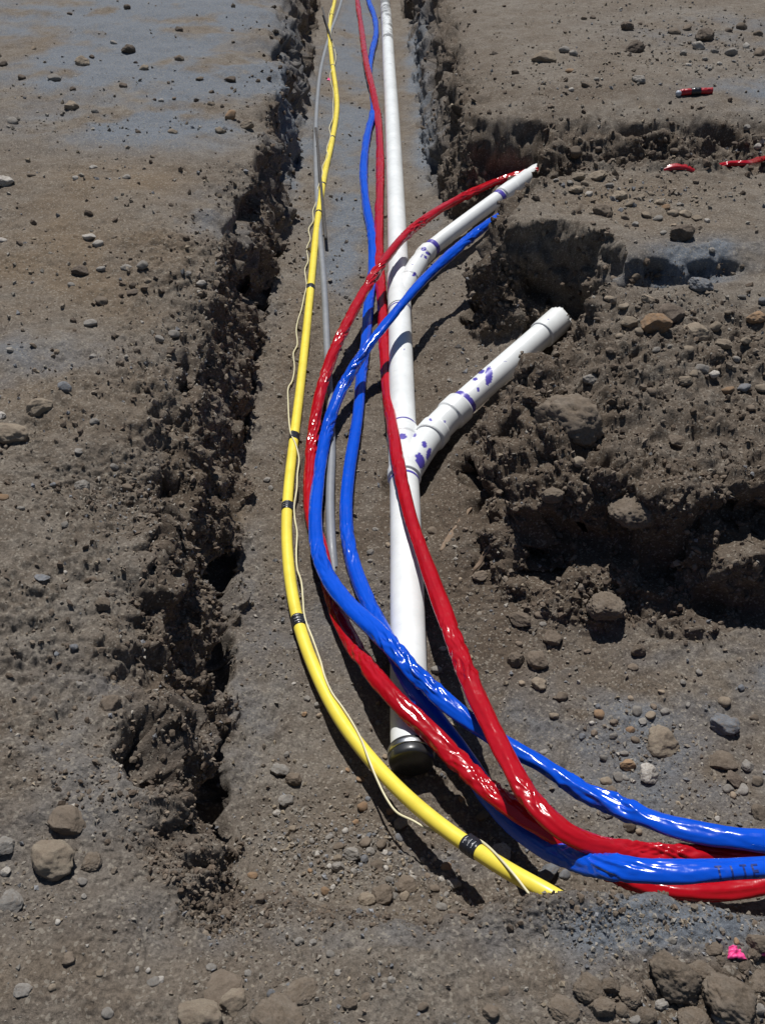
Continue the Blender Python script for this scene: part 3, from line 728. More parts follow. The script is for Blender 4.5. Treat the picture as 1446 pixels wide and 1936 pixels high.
# ------------------------------------------------------------------ white drain line with wyes, branches and end cap
def paint_near(me, splats, rings=()):
    """purple primer: splats (u, v, half width m, half height m, slant) and rings (path point, axis, half width)"""
    n = len(me.vertices); co_ = np.empty(n * 3, np.float32); me.vertices.foreach_get('co', co_); co_ = co_.reshape(-1, 3)
    col = np.ones((n, 3), np.float32); m_tot = np.zeros(n, np.float32)
    u_, v_, z_ = proj(co_)
    for (u, v, a, b, sl_) in splats:
        d = (u_ - u) ** 2 + (v_ - v) ** 2; cand = np.where(d < d.min() + 9)[0]
        c = co_[cand[np.argmin(z_[cand])]]
        q = co_ - c
        right = np.array([1, 0, 0.]); upv = np.array([0, SP, CP])
        x = q @ right; y = q @ upv; zz_ = q @ np.array([0, -CP, SP])
        x2 = x * math.cos(sl_) + y * math.sin(sl_); y2 = -x * math.sin(sl_) + y * math.cos(sl_)
        wv_ = .18 * perlin3(co_[:, 0] * 120, co_[:, 1] * 120, co_[:, 2] * 120, 5) + .12 * perlin3(co_[:, 0] * 400, co_[:, 1] * 400, co_[:, 2] * 400, 6)
        m_tot = np.maximum(m_tot, ((np.sqrt((x2 / a) ** 2 + (y2 / b) ** 2) + wv_ < 1) & (np.abs(zz_) < .05)).astype(np.float32))
    for (c, ax, hw_) in rings:
        t = (co_ - c) @ ax
        wv_ = 1 + .5 * perlin3(co_[:, 0] * 40, co_[:, 1] * 40, co_[:, 2] * 40, 9)
        m_tot = np.maximum(m_tot, (np.abs(t) < hw_ * wv_).astype(np.float32))
    col = col * (1 - m_tot[:, None]) + m_tot[:, None] * np.array([.115, .085, .50])
    color_attr(me, 'paint', col)
def seg_between(P, va, vb=None, ds=.004, rows=True):
    a, b = at_row(P, va), at_row(P, vb); a, b = min(a, b), max(a, b)
    return resample(P[a:b + 1], ds)[0]
def tangent(P, q): t = P[min(q + 2, len(P) - 1)] - P[max(q - 2, 0)]; return t / np.linalg.norm(t)
droot = empty('drain_pipe', R_main[len(R_main) // 2], 'long white plastic pipe with two angled branches and a black end cap', 'pipe')
mp = resample(R_main, .012)[0]
me = tube_mesh('main_pipe', mp, np.full(len(mp), .0572), 72)
q5, q9 = at_row(mp, 908), at_row(mp, 812)
paint_near(me, [(766, 660, .002, .008, .9), (757, 654, .002, .004, 0)], [])
link('main_pipe', me, M_pvc, droot)
def fitting(name, P, prof, splats=(), rings=(), nseg=72, parent=None):
    """prof: list of (fraction, radius)"""
    f_, r_ = zip(*prof); n = len(P); R = np.interp(np.linspace(0, 1, n), f_, r_)
    me = tube_mesh(name, P, R, nseg); paint_near(me, splats, rings)
    return link(name, me, M_pvc, parent or droot)
def ringband(name, P, q, r, wdt, parent):
    t = tangent(P, q); c = P[q]
    seg = np.array([c - t * wdt, c - t * wdt * .98, c + t * wdt * .98, c + t * wdt]);
    return link(name, tube_mesh(name, np.array([c - t * wdt, c, c + t * wdt]), np.array([r, r + .0006, r]), 64, False), M_primer, parent)
# big wye on the main line
hub = seg_between(R_main, 905, 815, .0025)
fitting('wye_fitting', hub, [(0, .0602), (.01, .0670), (.20, .0670), (.23, .0618), (.84, .0615), (.86, .0665), (.99, .0665), (1, .0602)],
        [(760, 822, 0.0180, 0.0135, 0), (797, 871, 0.0195, 0.0330, .2), ])
ringband('primer_ring', R_main, at_row(R_main, 911), .0584, .006, droot)
ringband('primer_ring', R_main, at_row(R_main, 810), .0584, .004, droot)
b2u, b2v, _ = proj(R_br2)
def upart(P, ua, ub, ds=.003):
    u_, v_, _ = proj(P); return resample(P[(u_ >= ua) & (u_ <= ub)], ds)[0]
br = empty('branch_pipe', R_br2[len(R_br2) // 2]); br.parent = droot; br.matrix_parent_inverse = Matrix.Translation(-droot.location)
def under(o, p): 
    o.parent = p; o.matrix_parent_inverse = Matrix.Translation(-p.location) @ Matrix.Translation(Vector(p.location) * 0)
    return o
D.objects.remove(br)
fitting('wye_branch', upart(R_br2, 766, 815), [(0, .060), (.75, .0605), (.80, .0605), (1, .0605)],
        [(797, 871, 0.0195, 0.0330, .2), (813, 858, 0.0090, 0.0270, -.3), (804, 838, 0.0105, 0.0150, 0), (780, 820, 0.0090, 0.0105, 0)])
fitting('elbow_fitting', upart(R_br2, 810, 872), [(0, .0645), (.03, .0690), (.26, .0690), (.29, .0625), (.66, .0625), (.69, .0690), (.97, .0695), (1, .0640)],
        [(812, 791, 0.0060, 0.0075, 0), (843, 795, 0.0045, 0.0060, 0)])
b2 = upart(R_br2, 860, 1050)
me = tube_mesh('branch_pipe', b2, np.full(len(b2), .0572), 96)
paint_near(me, [(925, 708, 0.0165, 0.0450, -.12), (908, 700, 0.0135, 0.0105, .6), (898, 714, 0.0105, 0.0090, .4), (904, 734, 0.0060, 0.0105, 0), (770, 500, 0.0015, 0.0015, 0), (955, 680, 0.0090, 0.0015, 0)],
           [(R_br2[int(np.argmin(np.abs(b2u - 876)))], tangent(R_br2, int(np.argmin(np.abs(b2u - 876)))), .012)])
link('branch_pipe', me, M_pvc, droot)
cpl = upart(R_br2, 1022, 1056)
n = len(cpl); th = np.linspace(0, 2 * np.pi, 72, endpoint=False)[None, :]
Rr = np.full((n, 72), .0645); Rr[0] = .0578
me = tube_mesh('coupling', cpl, Rr, 72)
tc_ = tangent(cpl, len(cpl) - 1); jag = .014 * rng.random(72); jag[rng.integers(0, 72, 9)] -= .018
for i_ in range(72): me.vertices[(n - 1) * 72 + i_].co += Vector(tc_ * jag[i_])
me.vertices[n * 72 + 1].co -= Vector(tc_ * .03)
paint_near(me, [(1037, 601, .003, .0025, 0), (1029, 622, .005, .004, 0)]); link('coupling', me, M_pvc, droot)
# small wye and branch
hub1 = seg_between(R_main, 588, 520, .003)
fitting('wye_fitting', hub1, [(0, .059), (.01, .0632), (.22, .0632), (.25, .0612), (1, .0605)], [(775, 522, 0.0060, 0.0060, 0)])
ringband('primer_ring', R_main, at_row(R_main, 590), .0586, .004, droot)
fitting('wye_branch', upart(R_br1, 755, 790), [(0, .050), (.6, .049), (.62, .0535), (.98, .0535), (1, .049)], [(786, 518, 0.0090, 0.0150, -.5), (780, 497, 0.0045, 0.0045, 0)], nseg=56)
fitting('reducer_bushing', upart(R_br1, 787, 811), [(0, .051), (.04, .0515), (.25, .0515), (.28, .0475), (.60, .0475), (.64, .052), (.97, .052), (1, .046)],
        [(800, 468, 0.0150, 0.0135, .5), (806, 484, 0.0090, 0.0120, 0), (797, 480, 0.0045, 0.0150, -.4), (811, 478, 0.0150, 0.0090, -.5)], nseg=56)
b1u, _, _ = proj(R_br1)
b1 = upart(R_br1, 800, 1035)
me = tube_mesh('branch_pipe', b1, np.full(len(b1), .0445), 64)
q1 = int(np.argmin(np.abs(b1u - 815))); q2 = int(np.argmin(np.abs(b1u - 943)))
paint_near(me, [], [(R_br1[q1], tangent(R_br1, q1), .010), (R_br1[q2], tangent(R_br1, q2), .016)])
link('branch_pipe', me, M_pvc, droot)
fitting('coupling', upart(R_br1, 947, 1000), [(0, .0455), (.03, .0515), (.38, .0520), (.42, .0500), (.97, .0500), (1, .045)], nseg=56)
for uq, rq, wq in ((817, .0458, .011), (943, .0458, .015)):
    ringband('primer_ring', R_br1, int(np.argmin(np.abs(b1u - uq))), rq, wq, droot)
ringband('primer_ring', R_br2, int(np.argmin(np.abs(b2u - 874))), .0584, .008, droot)
# end cap
q = at_row(R_main, 1413)
cd = tangent(R_main, q); cd = -cd if cd[1] > 0 else cd      # towards the near end
c0 = R_main[q]
ct = np.array([c0 + cd * t for t in (0, .002, .004, .012, .030, .034, .046, .052, .056)])
link('end_cap', tube_mesh('end_cap', ct, np.array([.0575, .0622, .0636, .0632, .0632, .0645, .0645, .0625, .056]), 72), M_rub, droot)
cs = np.array([c0 + cd * t for t in (.0125, .0130, .0140, .0250, .0260, .0265)])
clamp = link('hose_clamp', tube_mesh('hose_clamp', cs, np.array([.0633, .0668, .0672, .0672, .0668, .0633]), 72, False), M_steel, droot)
side = np.cross(cd, [0, 0, 1]); side /= np.linalg.norm(side); side = side if side[0] > 0 else -side
upn = np.array([0, 0, 1.]); sc0 = c0 + cd * .0195 + side * .062 + upn * .026
ax = np.cross(cd, side * .8 + upn * .35); ax /= np.linalg.norm(ax)
hs = np.array([sc0 + ax * t for t in (-.012, -.0115, .0115, .012)])
link('clamp_housing', tube_mesh('clamp_housing', hs, np.array([.003, .0078, .0078, .003]), 12), M_steel, clamp)
hs = np.array([sc0 + ax * t for t in (.012, .0125, .019, .0195)])
link('clamp_screw', tube_mesh('clamp_screw', hs, np.array([.003, .006, .006, .002]), 6), M_steel, clamp)

# ------------------------------------------------------------------ print on the blue sleeve
def wrap_letters(strokes, adv, P, R, u0, height, ang0, mtl, parent):
    """letters as thin inked strokes that follow the film; strokes: per letter, polylines in a 0..1 box"""
    u_, v_, _ = proj(P); q = int(np.argmin(np.abs(u_ - u0) + 1e3 * (P[:, 1] > 2)))
    d = np.r_[0, np.cumsum(np.linalg.norm(np.diff(P, axis=0), axis=1))]; T, S, U = frames(P); ns = R.shape[1]
    def onto(x, y):
        s_q = d[q] + x; kq = int(np.clip(np.searchsorted(d, s_q), 1, len(P) - 1)); f_ = (s_q - d[kq - 1]) / (d[kq] - d[kq - 1])
        a_q = (ang0 + y / R[kq].mean()) % (2 * np.pi); ia = a_q / (2 * np.pi) * ns; i0 = int(ia) % ns; g_ = ia - int(ia)
        def pt(k_, i_):
            t_ = 2 * np.pi * i_ / ns; return P[k_] + (R[k_, i_ % ns] + .0011) * (math.cos(t_) * S[k_] + math.sin(t_) * U[k_])
        return ((pt(kq - 1, i0) * (1 - g_) + pt(kq - 1, i0 + 1) * g_) * (1 - f_) + (pt(kq, i0) * (1 - g_) + pt(kq, i0 + 1) * g_) * f_)
    Vq, Qq = [], []; hw_ = .0021
    for li, L in enumerate(strokes):
        for (x0, y0, x1, y1) in L:
            n = 14; ex, ey = (x1 - x0) * height * .62, (y1 - y0) * height; ln = math.hypot(ex, ey); nx, ny = -ey / ln * hw_, ex / ln * hw_
            for i in range(n + 1):
                cx_ = li * adv + x0 * height * .62 + ex * i / n; cy_ = y0 * height + ey * i / n
                Vq += [onto(cx_ + nx, cy_ + ny), onto(cx_ - nx, cy_ - ny)]
                if i: b0 = len(Vq) - 4; Qq.append([b0, b0 + 1, b0 + 3, b0 + 2])
    return link('lettering', mesh_np('lettering', Vq, Qq, False), mtl, parent)
LT = [(0, 1, 1, 1), (.5, 0, .5, 1)]; LI = [(.5, 0, .5, 1)]; LE = [(0, 0, 0, 1), (0, 1, .9, 1), (0, .5, .75, .5), (0, 0, .9, 0)]
wrap_letters([LT, LI, LT, LE], .027, blueA_d, blueA_R, 1345, .024, .42, M_ink, o_blueA)

# ------------------------------------------------------------------ loose things
def ground_pt(u, v): return ground_at(u, v)[0]
def bar(name, a, b, w_, t_, m, seed=0, bend=.004, taper=.0, n=26):
    P = np.linspace(a, b, n); P[:, 2] += bend * perlin2(np.linspace(0, 3, n), np.zeros(n), seed)
    P[:, 0] += bend * perlin2(np.linspace(0, 3, n), np.ones(n), seed + 1)
    T, S, U = frames(P); ns = 12; th = np.linspace(0, 2 * np.pi, ns, endpoint=False)
    prof = np.stack([np.sign(np.cos(th)) * np.abs(np.cos(th)) ** .6 * w_, np.sign(np.sin(th)) * np.abs(np.sin(th)) ** .6 * t_], 1)
    k_ = 1 - taper * np.abs(np.linspace(-1, 1, n)) ** 3
    k_ = k_ * (1 + .15 * perlin2(np.linspace(0, 9, n), np.zeros(n), seed + 2))
    Vx = P[:, None] + k_[:, None, None] * (prof[None, :, :1] * S[:, None] + prof[None, :, 1:] * U[:, None])
    i = np.arange(n - 1)[:, None] * ns; j = np.arange(ns)[None]; j2 = (j + 1) % ns
    Q = np.stack([i + j, i + nn_(ns, 0) + j, i + ns + j2, i + j2], -1).reshape(-1, 4)
    Vx = np.vstack([Vx.reshape(-1, 3), P[:1], P[-1:]]); e = np.arange(0, ns, 2); c0 = n * ns; bb = (n - 1) * ns
    Q = np.vstack([Q, np.stack([np.full(len(e), c0), e, e + 1, (e + 2) % ns], 1), np.stack([np.full(len(e), c0 + 1), bb + (e + 2) % ns, bb + e + 1, bb + e], 1)])
    return link(name, mesh_np(name, Vx, Q), m)
def nn_(a, b): return a
tag(bar('metal_rod', at(597, 242, -.545), at(616, 452, -.530), .0095, .006, M_rod, 1), 'dark thin rod lying lengthwise across the grey conduit and the yellow pipe', 'rod')
tag(bar('metal_rod', at(609, 14, -.50), at(627, 76, -.545), .009, .006, M_rod, 4), 'short dark rod leaning over the yellow pipe near the top of the picture', 'rod')
a_ = ground_pt(832, 1042); b_2 = ground_pt(890, 962)
tag(bar('wood_splinter', a_ + [0, 0, .003], b_2 + [0, 0, .005], .014, .005, M_wood, 9, .01, .8), 'brown wood splinter half sunk in the soil right of the white pipe', 'splinter')
a_ = ground_pt(893, 1088); b_2 = ground_pt(930, 1020)
tag(bar('wood_splinter', a_, b_2, .008, .004, M_wood, 12, .01, .9), 'thinner broken splinter in the slope, below and right of the larger one', 'splinter')

def ribbon(name, cu, cv, sx, sy, m, label, cat, seed, lift=.02, rot=0.):
    """a torn, creased scrap of plastic ribbon with its own thickness"""
    c, nrm = ground_at(cu, cv); n = 14; g = np.linspace(-1, 1, n); A, B = np.meshgrid(g, g)
    xx = A * sx * (1 - .45 * (B + 1) / 2) ; yy = B * sy
    z = lift * (.6 - np.abs(A + .25) * .8) * (1 + .5 * B) + .006 * perlin2(A * 2.2, B * 2.2, seed)
    Rz = Matrix.Rotation(rot, 3, 'Z'); top = np.stack([xx, yy, z], -1).reshape(-1, 3) @ np.array(Rz).T + c + [0, 0, .006]
    bot = top - [0, 0, .0012]; i = np.arange(n - 1)[:, None] * n; j = np.arange(n - 1)[None]
    Q = np.stack([i + j, i + j + 1, i + n + j + 1, i + n + j], -1).reshape(-1, 4)
    N = n * n; rim_ = list(range(n)) + [k * n + n - 1 for k in range(1, n)] + [N - 1 - k for k in range(1, n)] + [N - n - k * n for k in range(1, n - 1)]
    E = np.array([[rim_[k], rim_[k] + N, rim_[(k + 1) % len(rim_)] + N, rim_[(k + 1) % len(rim_)]] for k in range(len(rim_))])
    o = link(name, mesh_np(name, np.vstack([top, bot]), np.vstack([Q, Q[:, ::-1] + N, E])), m); return tag(o, label, cat)
ribbon('pink_ribbon', 1390, 1803, .018, .010, M_pink, 'bright pink scrap of ribbon among brown stones at the lower right', 'ribbon', 3, .010)
ribbon('pink_ribbon', 1442, 1805, .010, .006, M_pink, 'smaller pink scrap right of the brown stone at the right edge', 'ribbon', 5, .008)
ribbon('pink_ribbon', 622, 151, .018, .03, M_pink, 'tiny pink scrap beside the yellow pipe far down the trench', 'ribbon', 7, .01)

# red sleeved stub with black tape
c, _ = ground_at(1280, 178); c2, _ = ground_at(1344, 175)
P = np.linspace(c, c2, 30) + [0, 0, .012]; P[:, 2] += .004 * np.sin(np.linspace(0, 3, 30))
sroot = empty('hose_offcut', P[15], 'short red sleeved hose offcut bound with black tape lying on the upper bank', 'hose offcut')
th = np.linspace(0, 2 * np.pi, 20, endpoint=False)[None]
R = .019 + .005 * perlin2(np.arange(30)[:, None] * .6 + th * 0, th * 1.5, 31) ; R[:4] *= np.linspace(.6, 1, 4)[:, None]
link('sleeve', tube_mesh('sleeve', P, R, 20), M_redfar, sroot)
link('tape_band', tube_mesh('tape_band', P[11:20], np.full(9, .0225) + .002 * rng.normal(size=9), 20), M_tape, sroot)
e = P[:2] * 1; link('torn_end', tube_mesh('torn_end', np.array([P[0] + [-.012, -.02, -.004], P[0] + [0, -.012, 0], P[1] + [.008, 0, 0]]), np.array([.012, .02, .014]), 12), M_clear, sroot)
# red hose resurfacing from the mound
cc = [ground_pt(u, v) for u, v in ((1340, 314), (1375, 313), (1400, 310), (1446, 303), (1500, 297))]
P = np.array(cc); P[:, 2] += [-.030, .006, .012, .012, .008]; P = smoothp(resample(spline(P), .012)[0], 4)
hose('red_hose', P, .016, 57, .9, M_red, 'wrinkled red sleeved hose resurfacing from the dirt mound at the right edge', 'hose')
cc = [ground_pt(u, v) for u, v in ((1245, 315), (1262, 315), (1285, 314), (1302, 314), (1318, 314))]
P = np.array(cc); P[:, 2] += [-.03, -.008, -.004, -.008, -.03]; P = smoothp(resample(spline(P), .012)[0], 4)
hose('red_hose', P, .016, 59, .8, M_redfar, 'dusty bit of red sleeved hose showing through the dirt mound, mostly buried', 'hose')

#STONES
# ------------------------------------------------------------------ stones
def ico(sub):
    t = (1 + 5 ** .5) / 2
    V = [(-1, t, 0), (1, t, 0), (-1, -t, 0), (1, -t, 0), (0, -1, t), (0, 1, t), (0, -1, -t), (0, 1, -t), (t, 0, -1), (t, 0, 1), (-t, 0, -1), (-t, 0, 1)]
    Fc = [(0, 11, 5), (0, 5, 1), (0, 1, 7), (0, 7, 10), (0, 10, 11), (1, 5, 9), (5, 11, 4), (11, 10, 2), (10, 7, 6), (7, 1, 8), (3, 9, 4), (3, 4, 2), (3, 2, 6), (3, 6, 8), (3, 8, 9), (4, 9, 5), (2, 4, 11), (6, 2, 10), (8, 6, 7), (9, 8, 1)]
    V = [np.array(v) / np.linalg.norm(v) for v in V]
    for _ in range(sub):
        c = {}; NF_ = []
        def mid(a, b):
            k = (min(a, b), max(a, b))
            if k not in c: p = V[a] + V[b]; V.append(p / np.linalg.norm(p)); c[k] = len(V) - 1
            return c[k]
        for a, b, d in Fc:
            x, y, z = mid(a, b), mid(b, d), mid(d, a); NF_ += [(a, x, z), (b, y, x), (d, z, y), (x, y, z)]
        Fc = NF_
    return np.array(V), np.array(Fc)
def stone_shape(sub, seed, bumpy=1., cuts=9):
    r = np.random.default_rng(seed); V, Fc = ico(sub); V = V.copy()
    for _ in range(cuts):                        # planes knock flats off the ball
        n = r.normal(size=3); n /= np.linalg.norm(n); h = r.uniform(.62, .88)
        d = V @ n; m = d > h; V[m] -= (d[m] - h)[:, None] * n * .92
    L = np.linalg.norm(V, axis=1)[:, None]; U = V / L
    k = .13 * perlin3(U[:, 0] * 1.6, U[:, 1] * 1.6, U[:, 2] * 1.6, seed) + .07 * perlin3(U[:, 0] * 4, U[:, 1] * 4, U[:, 2] * 4, seed + 1)
    k = k + bumpy * (.035 * perlin3(U[:, 0] * 9, U[:, 1] * 9, U[:, 2] * 9, seed + 2) + .018 * perlin3(U[:, 0] * 20, U[:, 1] * 20, U[:, 2] * 20, seed + 3))
    return V * (1 + k[:, None]), Fc
big_shapes = [stone_shape(4, 100 + k) for k in range(9)]
clod_shapes = [stone_shape(4, 300 + k, 3.2, 6) for k in range(7)]
sm_shapes = [stone_shape(2, 200 + k, .6, 7) for k in range(8)]
mesh_cache = {}
def stone_mesh(big, k, kind):
    key = (big, k, kind)
    if key not in mesh_cache:
        V, Fc = (clod_shapes if kind == 'clod' else (big_shapes if big else sm_shapes))[k]; me = mesh_np('stone', V, Fc, True); me.materials.append(STONE[kind]); mesh_cache[key] = me
    return mesh_cache[key]
def put_stone(u, v, wpx, kind, label=None, group=None, asp=.72, sink=.30, shape=None, rotz=None, name='stone'):
    p, nrm = ground_at(u, v + wpx * .18); zc = float(proj(p)[2]); r = wpx / 2 * zc / F
    big = wpx > 26; k = int(rng.integers(7 if kind == 'clod' else (9 if big else 8)))
    big = big or kind == 'clod'
    o = D.objects.new(name, stone_mesh(big, k, kind)); C.objects.link(o)
    h = r * asp * rng.uniform(.85, 1.05)
    o.scale = (r * 1.08, r * rng.uniform(.75, 1.05), h)
    o.rotation_euler = (rng.uniform(-.35, .35), rng.uniform(-.35, .35), rng.uniform(-.6, .6) + (math.pi if rng.random() < .5 else 0) if rotz is None else rotz)
    n_ = nrm / np.linalg.norm(nrm)
    o.location = Vector(p) + Vector(n_) * (h * (1 - 2 * sink) )
    tag(o, label, 'stone', group); return o

# distinct stones, each with its own words
ST = [
 (102, 1612, 92, 'tan', 'large rough tan stone on the left bank near the lower left, casting the biggest shadow', .78),
 (131, 1540, 72, 'brown', 'flat grey-brown block behind the large tan stone at the lower left', .45),
 (172, 1628, 38, 'clod', 'brown clod touching the large tan stone on its right side', .8),
 (12, 1594, 42, 'grey', 'grey stone cut by the left edge beside the large tan stone', .7),
 (22, 1700, 48, 'grey', 'flat light stone near the left edge below the large tan stone', .45),
 (43, 1868, 36, 'grey', 'small flat stone alone near the bottom left corner', .4),
 (372, 1912, 92, 'tan', 'largest pale tan rock at the bottom edge, left of its neighbours', .7),
 (444, 1888, 58, 'tan', 'upright tan rock between two bigger rocks at the bottom edge', .8),
 (530, 1926, 116, 'clod', 'wide low brown rock at the bottom edge, right of the upright tan rock', .45),
 (566, 1868, 66, 'clod', 'tilted brown slab above the wide low rock at the bottom', .5),
 (421, 1852, 80, 'brown', 'thin earth-coloured slab half buried above the pale rocks at the bottom', .28),
 (77, 768, 50, 'tan', 'pale angular stone above the rounded tan one at the left edge', .75),
 (24, 812, 60, 'tan', 'rounded tan stone at the left edge halfway up the picture', .6),
 (2, 785, 28, 'pale', 'whitish stone cut by the left edge above the rounded tan one', .7),
 (12, 341, 40, 'pale', 'pale grey stone cut by the left edge on the upper left bank', .6),
 (123, 729, 28, 'slate', 'flat slate-blue stone above the pale angular one on the left bank', .45),
 (81, 1088, 28, 'slate', 'dark blue-grey chip alone on the left bank', .4),
 (156, 507, 34, 'dark', 'dark brown stone in the middle of the upper left bank', .6),
 (170, 446, 25, 'pale', 'left one of two pale pebbles side by side on the upper left bank', .7),
 (185, 459, 22, 'pale', 'right one of two pale pebbles side by side on the upper left bank', .7),
 (156, 118, 27, 'tan', 'light tan stone standing out on the far left bank', .8),
 (243, 94, 27, 'dark', 'dark lumpy stone on the blue-grey dust of the far left bank', .7),
 (435, 218, 24, 'rust', 'brown stone near the trench rim, left of its tan neighbour', .8),
 (467, 237, 28, 'tan', 'tan stone nearest the trench rim on the far left bank', .7),
 (436, 150, 23, 'dark', 'blackish stone on blue dust near the left rim', .7),
 (527, 1452, 38, 'grey', 'left one of two rounded stones on the trench floor left of the yellow pipe', .7),
 (554, 1469, 32, 'brown', 'right one of two rounded stones on the trench floor left of the yellow pipe', .8),
 (542, 1510, 32, 'grey', 'elongated grey stone below the two rounded stones on the trench floor', .5),
 (685, 1522, 19, 'rust', 'orange-brown pebble on the floor below the yellow pipe', .8),
 (758, 1553, 29, 'grey', 'grey-brown stone just below the dangling loop of the tracer wire', .8),
 (666, 1611, 34, 'grey', 'tallest grey stone in the gravel heap below the yellow pipe', .9),
 (770, 1668, 42, 'brown', 'brown stone at the right of the trio by the near rim', .7),
 (721, 1690, 40, 'brown', 'round brown stone in the middle of the trio by the near rim', .8),
 (692, 1700, 34, 'tan', 'tan stone at the left of the trio by the near rim', .7),
 (478, 1652, 19, 'rust', 'orange chip on the floor by the left corner of the trench', .5),
 (945, 1612, 46, 'pale', 'pale flat stone just right of the lowest black tape band', .4),
 (1033, 1645, 48, 'slate', 'angular grey stone between the end of the yellow pipe and the red hose', .5),
 (856, 1666, 28, 'grey', 'grey stone under the yellow pipe near its lowest tape band', .6),
 (1248, 1396, 62, 'tan', 'biggest round stone on the pit floor right of the hoses', .8),
 (1365, 1361, 54, 'slate', 'dark grey angular stone right of the biggest round stone in the pit', .7),
 (1224, 1458, 38, 'pale', 'whitish mottled stone on the pit floor below the biggest round one', .75),
 (1187, 1443, 29, 'rust', 'orange-tan stone left of the whitish mottled one', .8),
 (1367, 1435, 54, 'brown', 'broad brown-grey stone half buried at the right of the pit', .5),
 (1387, 1468, 36, 'dark', 'dark brown stone right below the broad half-buried one', .6),
 (1019, 1291, 30, 'tan', 'light stone alone on the slope right of the red hose', .7),
 (983, 1166, 44, 'brown', 'flat-topped brown stone at the left foot of the pit face', .6),
 (1015, 1243, 40, 'brown', 'right one of two brown stones below the pit face', .85),
 (974, 1245, 33, 'brown', 'left one of two brown stones below the pit face', .85),
 (1044, 1205, 38, 'brown', 'brown stone above and right of the pair below the pit face', .7),
 (1207, 1226, 28, 'brown', 'upright pebble at the foot of the pit face in the middle', .9),
 (1144, 1139, 64, 'clod', 'smooth oval stone stuck in the lower pit face above its deepest shadow', .7),
 (1084, 782, 134, 'clod', 'boulder jutting from the edge of the lower block right of the branch pipe', .75),
 (1198, 948, 84, 'clod', 'rough grey-brown block sticking out of the middle of the pit face', .8),
 (1043, 931, 46, 'clod', 'rough knob of earth on the left side of the pit face', .7),
 (1093, 868, 25, 'tan', 'small tan stone in the shadow under the jutting boulder', .7),
 (1115, 708, 30, 'grey', 'grey stone on top of the jutting boulder ledge', .7),
 (1291, 717, 30, 'tan', 'light tan stone in the middle of the lower block', .8),
 (1240, 607, 56, 'rust', 'angular orange-tan rock on the lower block, left of the largest pair', .8),
 (1267, 585, 50, 'dark', 'dark brown rock behind the angular orange-tan one', .6),
 (1314, 620, 54, 'tan', 'split tan rock at the right of the orange-tan one', .6),
 (1363, 648, 34, 'tan', 'tan rock at the right end of the row on the lower block', .6),
 (1430, 599, 36, 'rust', 'orange-brown rock at the right edge on the lower block', .6),
 (1321, 536, 46, 'slate', 'grey stone sitting on the blue-grey ledge under the slot', .6),
 (1286, 440, 46, 'dark', 'dark stone set in the grey rim above the slot', .8),
 (1029, 100, 50, 'tan', 'wide low tan stone on the far right bank, left of the others', .5),
 (1198, 86, 38, 'dark', 'dark wide stone in the middle of the far right bank', .6),
 (1186, 46, 27, 'dark', 'dark stone farthest up the right bank, above the wide dark one', .8),
 (1209, 150, 27, 'grey', 'grey stone on the right bank left of the red hose offcut', .6),
 (1346, 1784, 42, 'brown', 'flat brown stone just left of the pink ribbon', .4),
 (1432, 1772, 48, 'brown', 'brown stone at the right edge above the pink ribbon', .8),
 (1270, 1832, 96, 'clod', 'big pyramid-shaped brown rock in the lower right rock pile', .85),
 (1322, 1826, 54, 'clod', 'squarish grey-brown rock behind the two biggest of the lower right pile', .7),
 (1380, 1878, 112, 'clod', 'biggest rounded brown rock in the lower right corner pile', .75),
 (1440, 1852, 64, 'clod', 'brown rock cut by the right edge in the corner pile', .8),
 (1112, 1858, 64, 'clod', 'brown rock at the left end of the lower right pile', .6),
 (1252, 1897, 28, 'pale', 'small whitish stone at the foot of the pyramid-shaped rock', .8),
 (1315, 1924, 66, 'clod', 'low brown rock cut by the bottom edge below the pyramid-shaped one', .6),
 (1066, 1900, 60, 'clod', 'half-buried brown clod at the bottom edge left of the rock pile', .35),
]
for (u, v, w_, k, lab, asp) in ST: put_stone(u, v, w_, k, lab, None, asp, .46 if w_ > 120 or lab.startswith('rough grey') else (.42 if v > 1740 else (.30 if w_ < 60 else .35)))
